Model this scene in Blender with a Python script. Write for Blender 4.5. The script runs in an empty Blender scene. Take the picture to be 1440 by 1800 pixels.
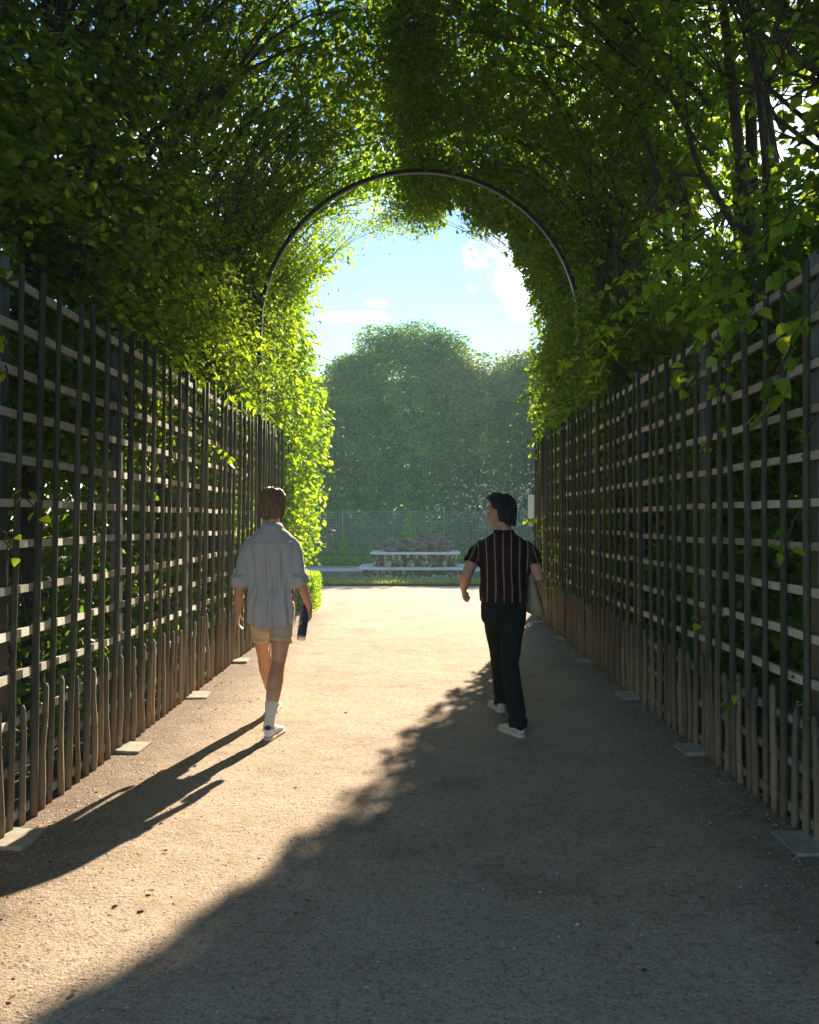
import bpy, bmesh, math, random
import numpy as np
from mathutils import Vector, Matrix, noise as mnoise
R = math.radians
rnd = random.Random(7)
rng = np.random.default_rng(7)
scene = bpy.context.scene
C = scene.collection

# ------------------------------------------------------------------ camera, sky, sun, exposure
EYE = 1.57
cam_d = bpy.data.cameras.new('camera'); cam = bpy.data.objects.new('camera', cam_d); C.objects.link(cam)
cam.location = (0, 0, EYE)
cam.rotation_euler = (R(90 + 0.52), 0, R(0.64))
cam_d.sensor_fit = 'VERTICAL'; cam_d.sensor_height = 36.0; cam_d.lens = 36.0 * 1440 / 1800
cam_d.clip_start = 0.05; cam_d.clip_end = 3000
scene.camera = cam

SUN_EL, SUN_AZ = 27.5, 14.3          # azimuth measured from +Y towards +X
sx, sy, sz = (math.cos(R(SUN_EL)) * math.sin(R(SUN_AZ)), math.cos(R(SUN_EL)) * math.cos(R(SUN_AZ)), math.sin(R(SUN_EL)))
SUN = Vector((sx, sy, sz))
world = bpy.data.worlds.new('World'); scene.world = world; world.use_nodes = True
wn, wl = world.node_tree.nodes, world.node_tree.links
wn.clear()
def wnode(t, **k):
    n = wn.new(t)
    for a, b in k.items(): setattr(n, a, b)
    return n
sky = wnode('ShaderNodeTexSky', sky_type='NISHITA', sun_disc=False)
sky.sun_elevation = R(SUN_EL); sky.sun_rotation = R(SUN_AZ)
sky.air_density = 1.0; sky.dust_density = 0.0; sky.ozone_density = 3.0
bg = wnode('ShaderNodeBackground'); bg.inputs['Strength'].default_value = 0.066
wo = wnode('ShaderNodeOutputWorld')
tc = wnode('ShaderNodeTexCoord')
def pix_dir(px, py):
    v = Vector(((px - 736) / 1440, 1.0, (913 - py) / 1440)); v.normalize(); return v
def cloud_blob(px, py, sxw, szw, power=1.0):
    """a soft cloud round one compass direction, wider than tall"""
    c = pix_dir(px, py)
    sub = wnode('ShaderNodeVectorMath', operation='SUBTRACT'); wl.new(tc.outputs['Generated'], sub.inputs[0]); sub.inputs[1].default_value = c
    nz = wnode('ShaderNodeTexNoise'); nz.inputs['Scale'].default_value = 14; nz.inputs['Detail'].default_value = 6; nz.inputs['Roughness'].default_value = .62
    wl.new(tc.outputs['Generated'], nz.inputs['Vector'])
    mul = wnode('ShaderNodeVectorMath', operation='MULTIPLY'); wl.new(sub.outputs[0], mul.inputs[0]); mul.inputs[1].default_value = (1 / sxw, 1 / sxw, 1 / szw)
    ln = wnode('ShaderNodeVectorMath', operation='LENGTH'); wl.new(mul.outputs[0], ln.inputs[0])
    a = wnode('ShaderNodeMath', operation='MULTIPLY_ADD'); wl.new(nz.outputs['Fac'], a.inputs[0]); a.inputs[1].default_value = 1.9; a.inputs[2].default_value = -0.95
    s = wnode('ShaderNodeMath', operation='SUBTRACT'); wl.new(a.outputs[0], s.inputs[0]); wl.new(ln.outputs['Value'], s.inputs[1])
    m = wnode('ShaderNodeMapRange'); m.interpolation_type = 'SMOOTHSTEP'; wl.new(s.outputs[0], m.inputs['Value'])
    m.inputs['From Min'].default_value = -1.0; m.inputs['From Max'].default_value = -0.35; m.inputs['To Max'].default_value = power
    return m.outputs['Result']
blobs = [cloud_blob(920, 498, .032, .050), cloud_blob(615, 556, .045, .0085), cloud_blob(660, 532, .02, .005, .6), cloud_blob(1190, 250, .30, .16, .8),
         cloud_blob(300, 300, .25, .1, .6)]
acc = blobs[0]
for b in blobs[1:]:
    mx = wnode('ShaderNodeMath', operation='MAXIMUM'); wl.new(acc, mx.inputs[0]); wl.new(b, mx.inputs[1]); acc = mx.outputs[0]
tint = wnode('ShaderNodeMix', data_type='RGBA', blend_type='MULTIPLY'); tint.inputs['Factor'].default_value = 1
wl.new(sky.outputs[0], tint.inputs[6]); tint.inputs[7].default_value = (1.0, 1.0, 1.0, 1)
mix = wnode('ShaderNodeMix', data_type='RGBA'); wl.new(acc, mix.inputs['Factor']); wl.new(tint.outputs[2], mix.inputs[6]); mix.inputs[7].default_value = (12, 12.5, 13, 1)
wl.new(mix.outputs[2], bg.inputs['Color']); wl.new(bg.outputs[0], wo.inputs['Surface'])

sun_d = bpy.data.lights.new('sun', 'SUN'); sun_d.energy = 4.45; sun_d.angle = R(0.5); sun_d.color = (1.0, 0.85, 0.65)
sun_o = bpy.data.objects.new('sun', sun_d); C.objects.link(sun_o)
sun_o.rotation_euler = SUN.to_track_quat('Z', 'Y').to_euler(); sun_o.location = (8, 30, 20)

vs = scene.view_settings
scene.display_settings.display_device = 'sRGB'
vs.view_transform = 'Standard'; vs.look = 'None'; vs.exposure = 2.05; vs.gamma = 1; vs.use_curve_mapping = False
scene.render.engine = 'CYCLES'
cy = scene.cycles
cy.use_denoising = True
cy.max_bounces = 8; cy.diffuse_bounces = 4; cy.transmission_bounces = 6; cy.glossy_bounces = 3; cy.transparent_max_bounces = 12
cy.caustics_reflective = False; cy.caustics_refractive = False
cy.sample_clamp_indirect = 6.0

# ------------------------------------------------------------------ helpers
def hnoise(p, s=1.0, seed=0.0):
    """cheap smooth pseudo noise in -1..1 for an (N,3) array"""
    p = np.asarray(p) * s
    x, y, z = p[..., 0] + seed * 1.7, p[..., 1] + seed * 2.3, p[..., 2] + seed * 3.1
    return (np.sin(x * 2.1 + 1.3 * np.sin(y * 1.7 + .4)) + np.sin(y * 2.3 + 1.1 * np.sin(z * 1.9 + 1.1)) + np.sin(z * 2.0 + 1.2 * np.sin(x * 1.5 + 2.2))
            + .5 * np.sin(x * 4.7 + y * 3.9) + .5 * np.sin(y * 5.1 - z * 4.3) + .5 * np.sin(z * 4.9 + x * 5.3)) / 4.5

def finish(o, mat=None, parent=None, smooth=False):
    C.objects.link(o)
    if mat is not None: o.data.materials.append(mat)
    if smooth: o.data.polygons.foreach_set('use_smooth', np.ones(len(o.data.polygons), bool))
    if parent is not None: o.parent = parent
    return o

def np_mesh(name, V, F):
    me = bpy.data.meshes.new(name)
    V = np.ascontiguousarray(V, dtype=np.float32); F = np.ascontiguousarray(F, dtype=np.int32)
    me.vertices.add(len(V)); me.vertices.foreach_set('co', V.ravel())
    m, k = F.shape
    me.loops.add(m * k); me.loops.foreach_set('vertex_index', F.ravel())
    me.polygons.add(m); me.polygons.foreach_set('loop_start', np.arange(m, dtype=np.int32) * k)
    me.update(calc_edges=True)
    return me
def np_obj(name, V, F, mat, parent=None, smooth=False):
    return finish(bpy.data.objects.new(name, np_mesh(name, V, F)), mat, parent, smooth)

class MB:
    """collects closed pieces into one mesh"""
    def __init__(s): s.V = []; s.F = []
    def add(s, V, F):
        n = len(s.V); s.V += [tuple(v) for v in V]; s.F += [tuple(i + n for i in f) for f in F]; return s
    def box(s, c, size, rot=None, taper=1.0):
        hx, hy, hz = size[0] / 2, size[1] / 2, size[2] / 2
        vs_ = []
        for z, t in ((-hz, 1), (hz, taper)):
            for x, y in ((-hx, -hy), (hx, -hy), (hx, hy), (-hx, hy)):
                v = Vector((x * t, y * t, z))
                if rot is not None: v = rot @ v
                vs_.append(v + Vector(c))
        return s.add(vs_, [(3, 2, 1, 0), (4, 5, 6, 7), (0, 1, 5, 4), (1, 2, 6, 5), (2, 3, 7, 6), (3, 0, 4, 7)])
    def tube(s, pts, rad, n=8, caps=True, aspect=1.0, up=None):
        pts = [Vector(p) for p in pts]; m = len(pts)
        if not hasattr(rad, '__len__'): rad = [rad] * m
        t0 = (pts[1] - pts[0]).normalized()
        a = up if up is not None else (Vector((1, 0, 0)) if abs(t0.x) < .8 else Vector((0, 1, 0)))
        u = (a - t0 * a.dot(t0)).normalized()
        V = []; F = []
        for i, p in enumerate(pts):
            t = (pts[min(i + 1, m - 1)] - pts[max(i - 1, 0)]).normalized()
            u = (u - t * u.dot(t)); u.normalize(); w = t.cross(u)
            for k in range(n):
                an = 2 * math.pi * k / n
                V.append(p + u * (math.cos(an) * rad[i]) + w * (math.sin(an) * rad[i] * aspect))
        for i in range(m - 1):
            for k in range(n):
                k2 = (k + 1) % n
                F.append((i * n + k, i * n + k2, (i + 1) * n + k2, (i + 1) * n + k))
        if caps: F.append(tuple(reversed(range(n)))); F.append(tuple(range((m - 1) * n, m * n)))
        return s.add(V, F)
    def capsule(s, pts, rad, n=12, aspect=1.0, up=None):
        """tube with rounded ends"""
        pts = [Vector(p) for p in pts]; rad = list(rad)
        d0 = (pts[0] - pts[1]).normalized(); d1 = (pts[-1] - pts[-2]).normalized()
        P = [pts[0] + d0 * rad[0] * c for c in (.95, .8, .45)] + pts + [pts[-1] + d1 * rad[-1] * c for c in (.45, .8, .95)]
        Rr = [rad[0] * c for c in (.3, .6, .9)] + rad + [rad[-1] * c for c in (.9, .6, .3)]
        return s.tube(P, Rr, n, True, aspect, up)
    def ell(s, c, r, rot=None, nu=16, nv=10):
        V = []; F = []
        for j in range(1, nv):
            ph = math.pi * j / nv
            for i in range(nu):
                th = 2 * math.pi * i / nu
                V.append((r[0] * math.sin(ph) * math.cos(th), r[1] * math.sin(ph) * math.sin(th), r[2] * math.cos(ph)))
        V += [(0, 0, r[2]), (0, 0, -r[2])]
        for j in range(nv - 2):
            for i in range(nu):
                i2 = (i + 1) % nu; F.append((j * nu + i, (j + 1) * nu + i, (j + 1) * nu + i2, j * nu + i2))
        t, b = len(V) - 2, len(V) - 1
        for i in range(nu):
            i2 = (i + 1) % nu; F.append((t, i, i2)); F.append((b, (nv - 2) * nu + i2, (nv - 2) * nu + i))
        V = [Vector(v) for v in V]
        if rot is not None: V = [rot @ v for v in V]
        return s.add([v + Vector(c) for v in V], F)
    def loft(s, secs, n=28, sq=1.0):
        """horizontal superelliptic sections (cx, cy, z, rx, ry)"""
        V = []; F = []; m = len(secs)
        for cx, cy_, z, rx, ry in secs:
            for k in range(n):
                a = 2 * math.pi * k / n; ca, sa = math.cos(a), math.sin(a)
                V.append((cx + rx * math.copysign(abs(ca) ** sq, ca), cy_ + ry * math.copysign(abs(sa) ** sq, sa), z))
        up = secs[-1][2] > secs[0][2]
        for i in range(m - 1):
            for k in range(n):
                k2 = (k + 1) % n; f = (i * n + k, i * n + k2, (i + 1) * n + k2, (i + 1) * n + k)
                F.append(f if up else tuple(reversed(f)))
        b, t = tuple(range(n)), tuple(range((m - 1) * n, m * n))
        F.append(tuple(reversed(b)) if up else b); F.append(t if up else tuple(reversed(t)))
        return s.add(V, F)
    def build(s, name, mat, parent=None, smooth=False):
        me = bpy.data.meshes.new(name); me.from_pydata(s.V, [], s.F); me.update()
        return finish(bpy.data.objects.new(name, me), mat, parent, smooth)
    def remesh(s, name, mat, parent, voxel=.008, smooth_it=3, fn=None, cut=None, snap=None):
        """fuse the pieces into one continuous skin; fn moves the vertices, cut drops faces (open hems)"""
        me = bpy.data.meshes.new(name); me.from_pydata(s.V, [], s.F); me.update()
        o = bpy.data.objects.new(name, me); C.objects.link(o)
        m = o.modifiers.new('r', 'REMESH'); m.mode = 'VOXEL'; m.voxel_size = voxel; m.adaptivity = 0
        if smooth_it:
            sm = o.modifiers.new('s', 'SMOOTH'); sm.factor = .5; sm.iterations = smooth_it
        dg = bpy.context.evaluated_depsgraph_get(); dg.update()
        me2 = bpy.data.meshes.new_from_object(o.evaluated_get(dg))
        o.modifiers.clear(); o.data = me2; bpy.data.meshes.remove(me); me2.name = name
        if fn is not None:
            n = len(me2.vertices); co = np.empty(n * 3, np.float32); me2.vertices.foreach_get('co', co)
            no = np.empty(n * 3, np.float32); me2.vertices.foreach_get('normal', no)
            co = fn(co.reshape(-1, 3), no.reshape(-1, 3)); me2.vertices.foreach_set('co', np.ascontiguousarray(co, dtype=np.float32).ravel())
        if cut is not None:
            bm = bmesh.new(); bm.from_mesh(me2)
            bmesh.ops.delete(bm, geom=[f for f in bm.faces if cut(f.calc_center_median())], context='FACES')
            bmesh.ops.delete(bm, geom=[v for v in bm.verts if not v.link_faces], context='VERTS')
            if snap is not None:
                for v in bm.verts:
                    if v.is_boundary: v.co = snap(v.co.copy())
            bm.to_mesh(me2); bm.free()
        me2.update(); me2.materials.clear(); me2.materials.append(mat)
        me2.polygons.foreach_set('use_smooth', np.ones(len(me2.polygons), bool))
        if parent is not None: o.parent = parent
        return o

def empty(name, label, cat, loc=(0, 0, 0), rotz=0, group=None):
    o = bpy.data.objects.new(name, None); C.objects.link(o); o.location = loc; o.rotation_euler = (0, 0, rotz)
    o.empty_display_size = .1
    return tag(o, label, cat, group)
def tag(o, label=None, cat=None, group=None, kind=None):
    if label: o['label'] = label
    if cat: o['category'] = cat
    if group: o['group'] = group
    if kind: o['kind'] = kind
    return o

# ------------------------------------------------------------------ materials
def new_mat(name):
    m = bpy.data.materials.new(name); m.use_nodes = True; nt = m.node_tree; nt.nodes.clear()
    return m, nt
def mk(nt, t, **k):
    n = nt.nodes.new(t)
    for a, b in k.items(): setattr(n, a, b)
    return n
def ramp(nt, fac, stops):
    r = mk(nt, 'ShaderNodeValToRGB'); nt.links.new(fac, r.inputs['Fac'])
    el = r.color_ramp.elements
    while len(el) < len(stops): el.new(.5)
    for e, (p, c) in zip(el, stops): e.position = p; e.color = (*c, 1)
    return r.outputs['Color']
def coords(nt, space='Object', scale=(1, 1, 1)):
    t = mk(nt, 'ShaderNodeTexCoord'); m = mk(nt, 'ShaderNodeMapping'); m.inputs['Scale'].default_value = scale
    nt.links.new(t.outputs[space], m.inputs['Vector']); return m.outputs['Vector']
def ntex(nt, vec, scale, detail=5, rough=.6):
    n = mk(nt, 'ShaderNodeTexNoise'); n.inputs['Scale'].default_value = scale; n.inputs['Detail'].default_value = detail; n.inputs['Roughness'].default_value = rough
    nt.links.new(vec, n.inputs['Vector']); return n.outputs['Fac']
def principled(nt, col=None, rough=.8, spec=.3, metal=0):
    b = mk(nt, 'ShaderNodeBsdfPrincipled'); b.inputs['Roughness'].default_value = rough; b.inputs['Specular IOR Level'].default_value = spec; b.inputs['Metallic'].default_value = metal
    if col is not None:
        if isinstance(col, tuple): b.inputs['Base Color'].default_value = (*col, 1)
        else: nt.links.new(col, b.inputs['Base Color'])
    o = mk(nt, 'ShaderNodeOutputMaterial'); nt.links.new(b.outputs[0], o.inputs['Surface'])
    return b
def bump(nt, b, h, strength=.5, dist=.01, prev=None):
    n = mk(nt, 'ShaderNodeBump'); n.inputs['Strength'].default_value = strength; n.inputs['Distance'].default_value = dist
    nt.links.new(h, n.inputs['Height'])
    if prev is not None: nt.links.new(prev, n.inputs['Normal'])
    nt.links.new(n.outputs[0], b.inputs['Normal']); return n.outputs[0]
def mixc(nt, f, a, b, mode='MIX'):
    m = mk(nt, 'ShaderNodeMix', data_type='RGBA', blend_type=mode)
    for s, v in ((0, f), (6, a), (7, b)):
        if isinstance(v, (int, float)): m.inputs[s].default_value = v
        elif isinstance(v, tuple): m.inputs[s].default_value = (*v, 1)
        else: nt.links.new(v, m.inputs[s])
    return m.outputs[2]

def simple(name, c1, c2, scale=8, rough=.8, bs=.3, stretch=(1, 1, 1), spec=.3, metal=0, bscale=None, dist=.01, space='Object'):
    m, nt = new_mat(name); v = coords(nt, space, stretch); f = ntex(nt, v, scale)
    b = principled(nt, ramp(nt, f, [(.3, c1), (.7, c2)]), rough, spec, metal)
    bump(nt, b, ntex(nt, v, bscale or scale * 3), bs, dist); return m

def leaf_mat(name, dark, light, trans_dark, trans_light, trans=.5, gloss=.35, patch=(1.1, 1.1)):
    m, nt = new_mat(name)
    g = mk(nt, 'ShaderNodeNewGeometry'); oi = mk(nt, 'ShaderNodeObjectInfo')
    add = mk(nt, 'ShaderNodeMath', operation='ADD'); nt.links.new(g.outputs['Random Per Island'], add.inputs[0]); nt.links.new(oi.outputs['Random'], add.inputs[1])
    fr = mk(nt, 'ShaderNodeMath', operation='FRACT'); nt.links.new(add.outputs[0], fr.inputs[0])
    v = coords(nt, 'Object')
    big = ntex(nt, v, patch[0], 4)
    f = mk(nt, 'ShaderNodeMath', operation='MULTIPLY_ADD'); nt.links.new(big, f.inputs[0]); f.inputs[1].default_value = patch[1]; f.inputs[2].default_value = -patch[1] / 2
    f2 = mk(nt, 'ShaderNodeMath', operation='ADD', use_clamp=True); nt.links.new(f.outputs[0], f2.inputs[0]); nt.links.new(fr.outputs[0], f2.inputs[1])
    c = ramp(nt, f2.outputs[0], [(.0, dark), (1.0, light)]); t = ramp(nt, f2.outputs[0], [(0, trans_dark), (1.0, trans_light)])
    d = mk(nt, 'ShaderNodeBsdfDiffuse'); nt.links.new(c, d.inputs['Color'])
    tr = mk(nt, 'ShaderNodeBsdfTranslucent'); nt.links.new(t, tr.inputs['Color'])
    gl = mk(nt, 'ShaderNodeBsdfGlossy'); gl.inputs['Roughness'].default_value = gloss; gl.inputs['Color'].default_value = (.45, .55, .40, 1)
    m1 = mk(nt, 'ShaderNodeMixShader'); m1.inputs[0].default_value = trans; nt.links.new(d.outputs[0], m1.inputs[1]); nt.links.new(tr.outputs[0], m1.inputs[2])
    m2 = mk(nt, 'ShaderNodeMixShader'); m2.inputs[0].default_value = .035; nt.links.new(m1.outputs[0], m2.inputs[1]); nt.links.new(gl.outputs[0], m2.inputs[2])
    o = mk(nt, 'ShaderNodeOutputMaterial'); nt.links.new(m2.outputs[0], o.inputs['Surface'])
    return m

M = {}
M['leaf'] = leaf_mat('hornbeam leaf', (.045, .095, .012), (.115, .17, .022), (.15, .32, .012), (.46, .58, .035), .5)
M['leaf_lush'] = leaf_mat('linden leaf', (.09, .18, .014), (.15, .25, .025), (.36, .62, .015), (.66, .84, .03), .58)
M['leaf_far'] = leaf_mat('far hornbeam leaf', (.045, .115, .04), (.20, .34, .085), (.14, .32, .04), (.48, .64, .09), .42, .35, (.75, 3.0))  # broad colour patches stand in for shading across the far crowns
M['leaf_pale'] = leaf_mat('pale young hornbeam leaf', (.05, .11, .04), (.26, .30, .09), (.18, .30, .05), (.60, .60, .14), .5, .35, (.75, 3.0))  # same broad patches, shading put into the leaf colour
M['leaf_cone'] = leaf_mat('clipped yew', (.16, .35, .04), (.22, .43, .06), (.2, .46, .02), (.34, .6, .04), .35)
M['grassblade'] = leaf_mat('dry tipped grass', (.12, .16, .03), (.22, .25, .07), (.28, .36, .04), (.5, .52, .12), .45)
M['leaf_box'] = leaf_mat('clipped box leaf', (.08, .19, .03), (.12, .26, .04), (.2, .46, .02), (.34, .6, .04), .45)
M['rose'] = simple('white rose petals', (.7, .7, .66), (.8, .8, .78), 20)
M['bark'] = simple('hornbeam bark', (.035, .028, .02), (.10, .082, .06), 9, .9, .8, (4, 4, .8), dist=.02)

def wood_mat(name, cols, moss, foot_tan=.75):
    m, nt = new_mat(name); v = coords(nt, 'Object', (1, 1, 1)); g = coords(nt, 'Object', (9, 9, .5))
    oi = mk(nt, 'ShaderNodeObjectInfo')
    f = ntex(nt, g, 6, 6, .65)
    base = ramp(nt, f, [(.25, cols[0]), (.5, cols[1]), (.8, cols[2])])
    mo = ramp(nt, ntex(nt, v, 3.2, 4), [(.45, (0, 0, 0)), (.7, (.75, .75, .75))])
    c = mixc(nt, mo, base, moss)
    # sandy tan mixed in towards the foot, broken up by noise
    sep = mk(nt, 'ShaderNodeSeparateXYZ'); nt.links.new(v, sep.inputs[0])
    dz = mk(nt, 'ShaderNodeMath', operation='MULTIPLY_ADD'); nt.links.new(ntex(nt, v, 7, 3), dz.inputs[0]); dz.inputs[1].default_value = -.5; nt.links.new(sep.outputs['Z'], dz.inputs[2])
    dm = mk(nt, 'ShaderNodeMapRange'); nt.links.new(dz.outputs[0], dm.inputs['Value']); dm.inputs['From Min'].default_value = -.18; dm.inputs['From Max'].default_value = .35; dm.inputs['To Min'].default_value = foot_tan; dm.inputs['To Max'].default_value = 0
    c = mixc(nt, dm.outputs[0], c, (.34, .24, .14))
    va = mk(nt, 'ShaderNodeMapRange'); nt.links.new(oi.outputs['Random'], va.inputs['Value']); va.inputs['To Min'].default_value = .65; va.inputs['To Max'].default_value = 1.25
    c2 = mixc(nt, 1.0, c, va.outputs['Result'], 'MULTIPLY')
    b = principled(nt, c2, .75, .3)
    bump(nt, b, ntex(nt, g, 14, 6, .7), .7, .006); return m
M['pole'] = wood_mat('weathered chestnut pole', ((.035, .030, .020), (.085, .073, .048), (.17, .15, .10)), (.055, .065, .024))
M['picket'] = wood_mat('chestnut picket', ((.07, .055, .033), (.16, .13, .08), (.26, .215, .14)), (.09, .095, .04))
M['rail'] = wood_mat('pale sawn rail', ((.42, .40, .33), (.58, .55, .46), (.70, .67, .57)), (.30, .31, .22), 0)
M['post'] = simple('dark green painted steel', (.012, .02, .016), (.02, .032, .026), 12, .45, .1, spec=.5)
M['post_edge'] = simple('worn pale metal edge', (.13, .135, .13), (.22, .22, .21), 20, .6, .1, metal=.2)
M['hoop_edge'] = simple('pale inner strip', (.20, .21, .20), (.30, .31, .30), 20, .35, .1, metal=.2)  # paler than the bar, for the inner face of the hoop
M['concrete'] = simple('old concrete', (.22, .20, .155), (.36, .33, .27), 12, .9, .5, bscale=60, dist=.004)
M['wire'] = simple('rusty tie wire', (.018, .012, .009), (.035, .022, .015), 30, 1, .1, spec=0)
M['stone'] = simple('pale pool coping', (.50, .50, .47), (.66, .65, .62), 5, .7, .3)
def rockmat():
    m, nt = new_mat('shell crusted rockwork'); g = mk(nt, 'ShaderNodeNewGeometry'); v = coords(nt)
    c = ramp(nt, g.outputs['Random Per Island'], [(0, (.025, .024, .015)), (.4, (.10, .09, .055)), (.75, (.24, .20, .12)), (1, (.42, .37, .26))])
    b = principled(nt, c, .85, .3); bump(nt, b, ntex(nt, v, 25, 4), .8, .03); return m
M['rock_old'] = simple('fountain rockwork', (.035, .033, .02), (.30, .26, .17), 7, .9, .9, bscale=22, dist=.03)
M['rock'] = rockmat()
M['rock_grey'] = simple('pitted grey rock', (.06, .052, .045), (.24, .21, .185), 9, .9, .9, bscale=26, dist=.03)
M['boulder'] = simple('mossy boulder', (.13, .13, .09), (.26, .25, .19), 8, .85, .5)
M['lattice'] = simple('far grey green lattice wood', (.17, .22, .18), (.26, .31, .26), 6, .8, .2)
M['poolwall'] = simple('pool wall stone', (.15, .15, .125), (.27, .26, .225), 3, .85, .6, bscale=9, dist=.03)

def water_mat():
    m, nt = new_mat('still dark pool water'); b = principled(nt, (.015, .02, .017), .06, .5)
    bump(nt, b, ntex(nt, coords(nt, 'Object', (1, 1, 1)), 5, 3), .12, .02); return m
M['water'] = water_mat()
M['box_core'] = simple('dense clipped greenery', (.05, .12, .025), (.10, .20, .04), 30, .9, .8)

def ground_mat():
    m, nt = new_mat('packed sandy gravel'); v = coords(nt, 'Object')
    big = ntex(nt, v, .55, 4); mid = ntex(nt, v, 5, 5); fine = ntex(nt, v, 75, 3, .7); grit = ntex(nt, v, 210, 2, .6)
    base = ramp(nt, mid, [(.3, (.37, .28, .195)), (.7, (.47, .365, .262))])
    base = mixc(nt, ramp(nt, big, [(.4, (0, 0, 0)), (.65, (.6, .6, .6))]), base, (.52, .415, .32))
    # loose darker gravel and leaf mould along both fences
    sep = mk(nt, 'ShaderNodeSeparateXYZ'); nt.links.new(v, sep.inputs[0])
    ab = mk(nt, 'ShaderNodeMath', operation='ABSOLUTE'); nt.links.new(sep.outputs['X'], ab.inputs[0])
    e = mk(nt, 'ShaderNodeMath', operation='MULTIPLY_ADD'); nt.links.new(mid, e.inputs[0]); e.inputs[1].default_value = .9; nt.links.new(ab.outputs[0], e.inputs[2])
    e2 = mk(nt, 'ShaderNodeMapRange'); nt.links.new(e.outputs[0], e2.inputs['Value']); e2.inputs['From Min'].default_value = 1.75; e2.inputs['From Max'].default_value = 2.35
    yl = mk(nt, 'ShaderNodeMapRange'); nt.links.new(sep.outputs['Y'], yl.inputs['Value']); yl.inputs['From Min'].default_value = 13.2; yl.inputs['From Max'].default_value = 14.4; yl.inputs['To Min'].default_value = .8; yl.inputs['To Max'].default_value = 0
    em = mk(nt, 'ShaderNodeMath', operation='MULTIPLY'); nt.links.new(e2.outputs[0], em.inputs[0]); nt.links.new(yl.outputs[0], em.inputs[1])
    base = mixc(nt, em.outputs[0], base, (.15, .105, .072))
    damp = ramp(nt, ntex(nt, v, 1.6, 6, .7), [(.52, (1, 1, 1)), (.66, (.78, .76, .74))])
    base = mixc(nt, 1.0, base, damp, 'MULTIPLY')
    sp = ramp(nt, fine, [(.33, (.35, .33, .31)), (.43, (.9, .9, .9)), (.60, (1.05, 1.05, 1.05)), (.72, (1.65, 1.62, 1.58))])
    coarse = ntex(nt, v, 28, 4, .75)
    sp = mixc(nt, 1.0, sp, ramp(nt, coarse, [(.34, (.55, .53, .51)), (.46, (.95, .95, .95)), (.62, (1.05, 1.04, 1.03)), (.72, (1.3, 1.28, 1.25))]), 'MULTIPLY')
    c = mixc(nt, 1.0, base, sp, 'MULTIPLY')
    b = principled(nt, c, .9, .22)
    n1 = bump(nt, b, fine, .8, .010)
    n2 = bump(nt, b, grit, .6, .0035, n1)
    n3 = bump(nt, b, coarse, .6, .012, n2)
    bump(nt, b, mid, .5, .03, n3)
    return m
M['ground'] = ground_mat()
M['lawn'] = simple('short lawn', (.05, .09, .015), (.11, .16, .03), 14, .9, .8, bscale=160, dist=.01)
M['earth'] = simple('dark leaf mould', (.03, .022, .014), (.07, .05, .034), 12, .95, .8, bscale=60, dist=.02)
M['pebble'] = simple('gravel stones', (.20, .17, .14), (.46, .42, .37), 30, .7, .3)

# ------------------------------------------------------------------ leaves
OV = np.array([(0, 0, 0), (.30, .22, .05), (.34, .55, .06), (0, 1, -.03), (-.34, .55, .06), (-.30, .22, .05)], float)
OVF = np.array([(0, 1, 2, 3), (0, 3, 4, 5)])
OQ = np.array([(0, 0, 0), (.33, .42, .07), (0, 1, -.03), (-.33, .42, .07)], float); OQF = np.array([(0, 1, 2, 3)])
def unit(a): return a / np.maximum(np.linalg.norm(a, axis=-1, keepdims=True), 1e-9)
def leaf_geo(P, D, N, L, quad=False):
    """P base points, D leaf directions, N rough normals, L lengths -> vertices, quads"""
    D = unit(D); W = unit(np.cross(D, N)); N2 = np.cross(W, D)
    T, TF = (OQ, OQF) if quad else (OV, OVF)
    V = P[:, None, :] + (T[None, :, 0, None] * W[:, None, :] + T[None, :, 1, None] * D[:, None, :] + T[None, :, 2, None] * N2[:, None, :]) * L[:, None, None]
    n = len(P); F = (TF[None] + (np.arange(n) * len(T))[:, None, None]).reshape(-1, 4)
    return V.reshape(-1, 3), F
def sprays(Cc, per, spread, length, droop=.35, flat=.25, outward=None):
    """leafy twigs round the centres Cc: leaves spread in a tilted plane"""
    n = len(Cc)
    nrm = unit(np.stack([rng.normal(0, .45, n), rng.normal(0, .45, n), np.ones(n)], 1))
    if outward is not None: nrm = unit(nrm + outward)
    a = unit(np.cross(nrm, rng.normal(0, 1, (n, 3)))); b = np.cross(nrm, a)
    k = rng.poisson(per, n) + 2; idx = np.repeat(np.arange(n), k); m = len(idx)
    u = rng.normal(0, spread, m); w = rng.normal(0, spread * .6, m); h = rng.normal(0, spread * flat, m)
    P = Cc[idx] + a[idx] * u[:, None] + b[idx] * w[:, None] + nrm[idx] * h[:, None]
    P[:, 2] -= .35 * (u * u + w * w) / max(spread, 1e-3)
    D = a[idx] * np.sign(u)[:, None] * .7 + b[idx] * rng.normal(0, .8, m)[:, None] + rng.normal(0, .3, (m, 3)); D[:, 2] -= droop
    N = nrm[idx] + rng.normal(0, .42, (m, 3))
    L = length * rng.uniform(.6, 1.25, m)
    return P, D, N, L

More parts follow.
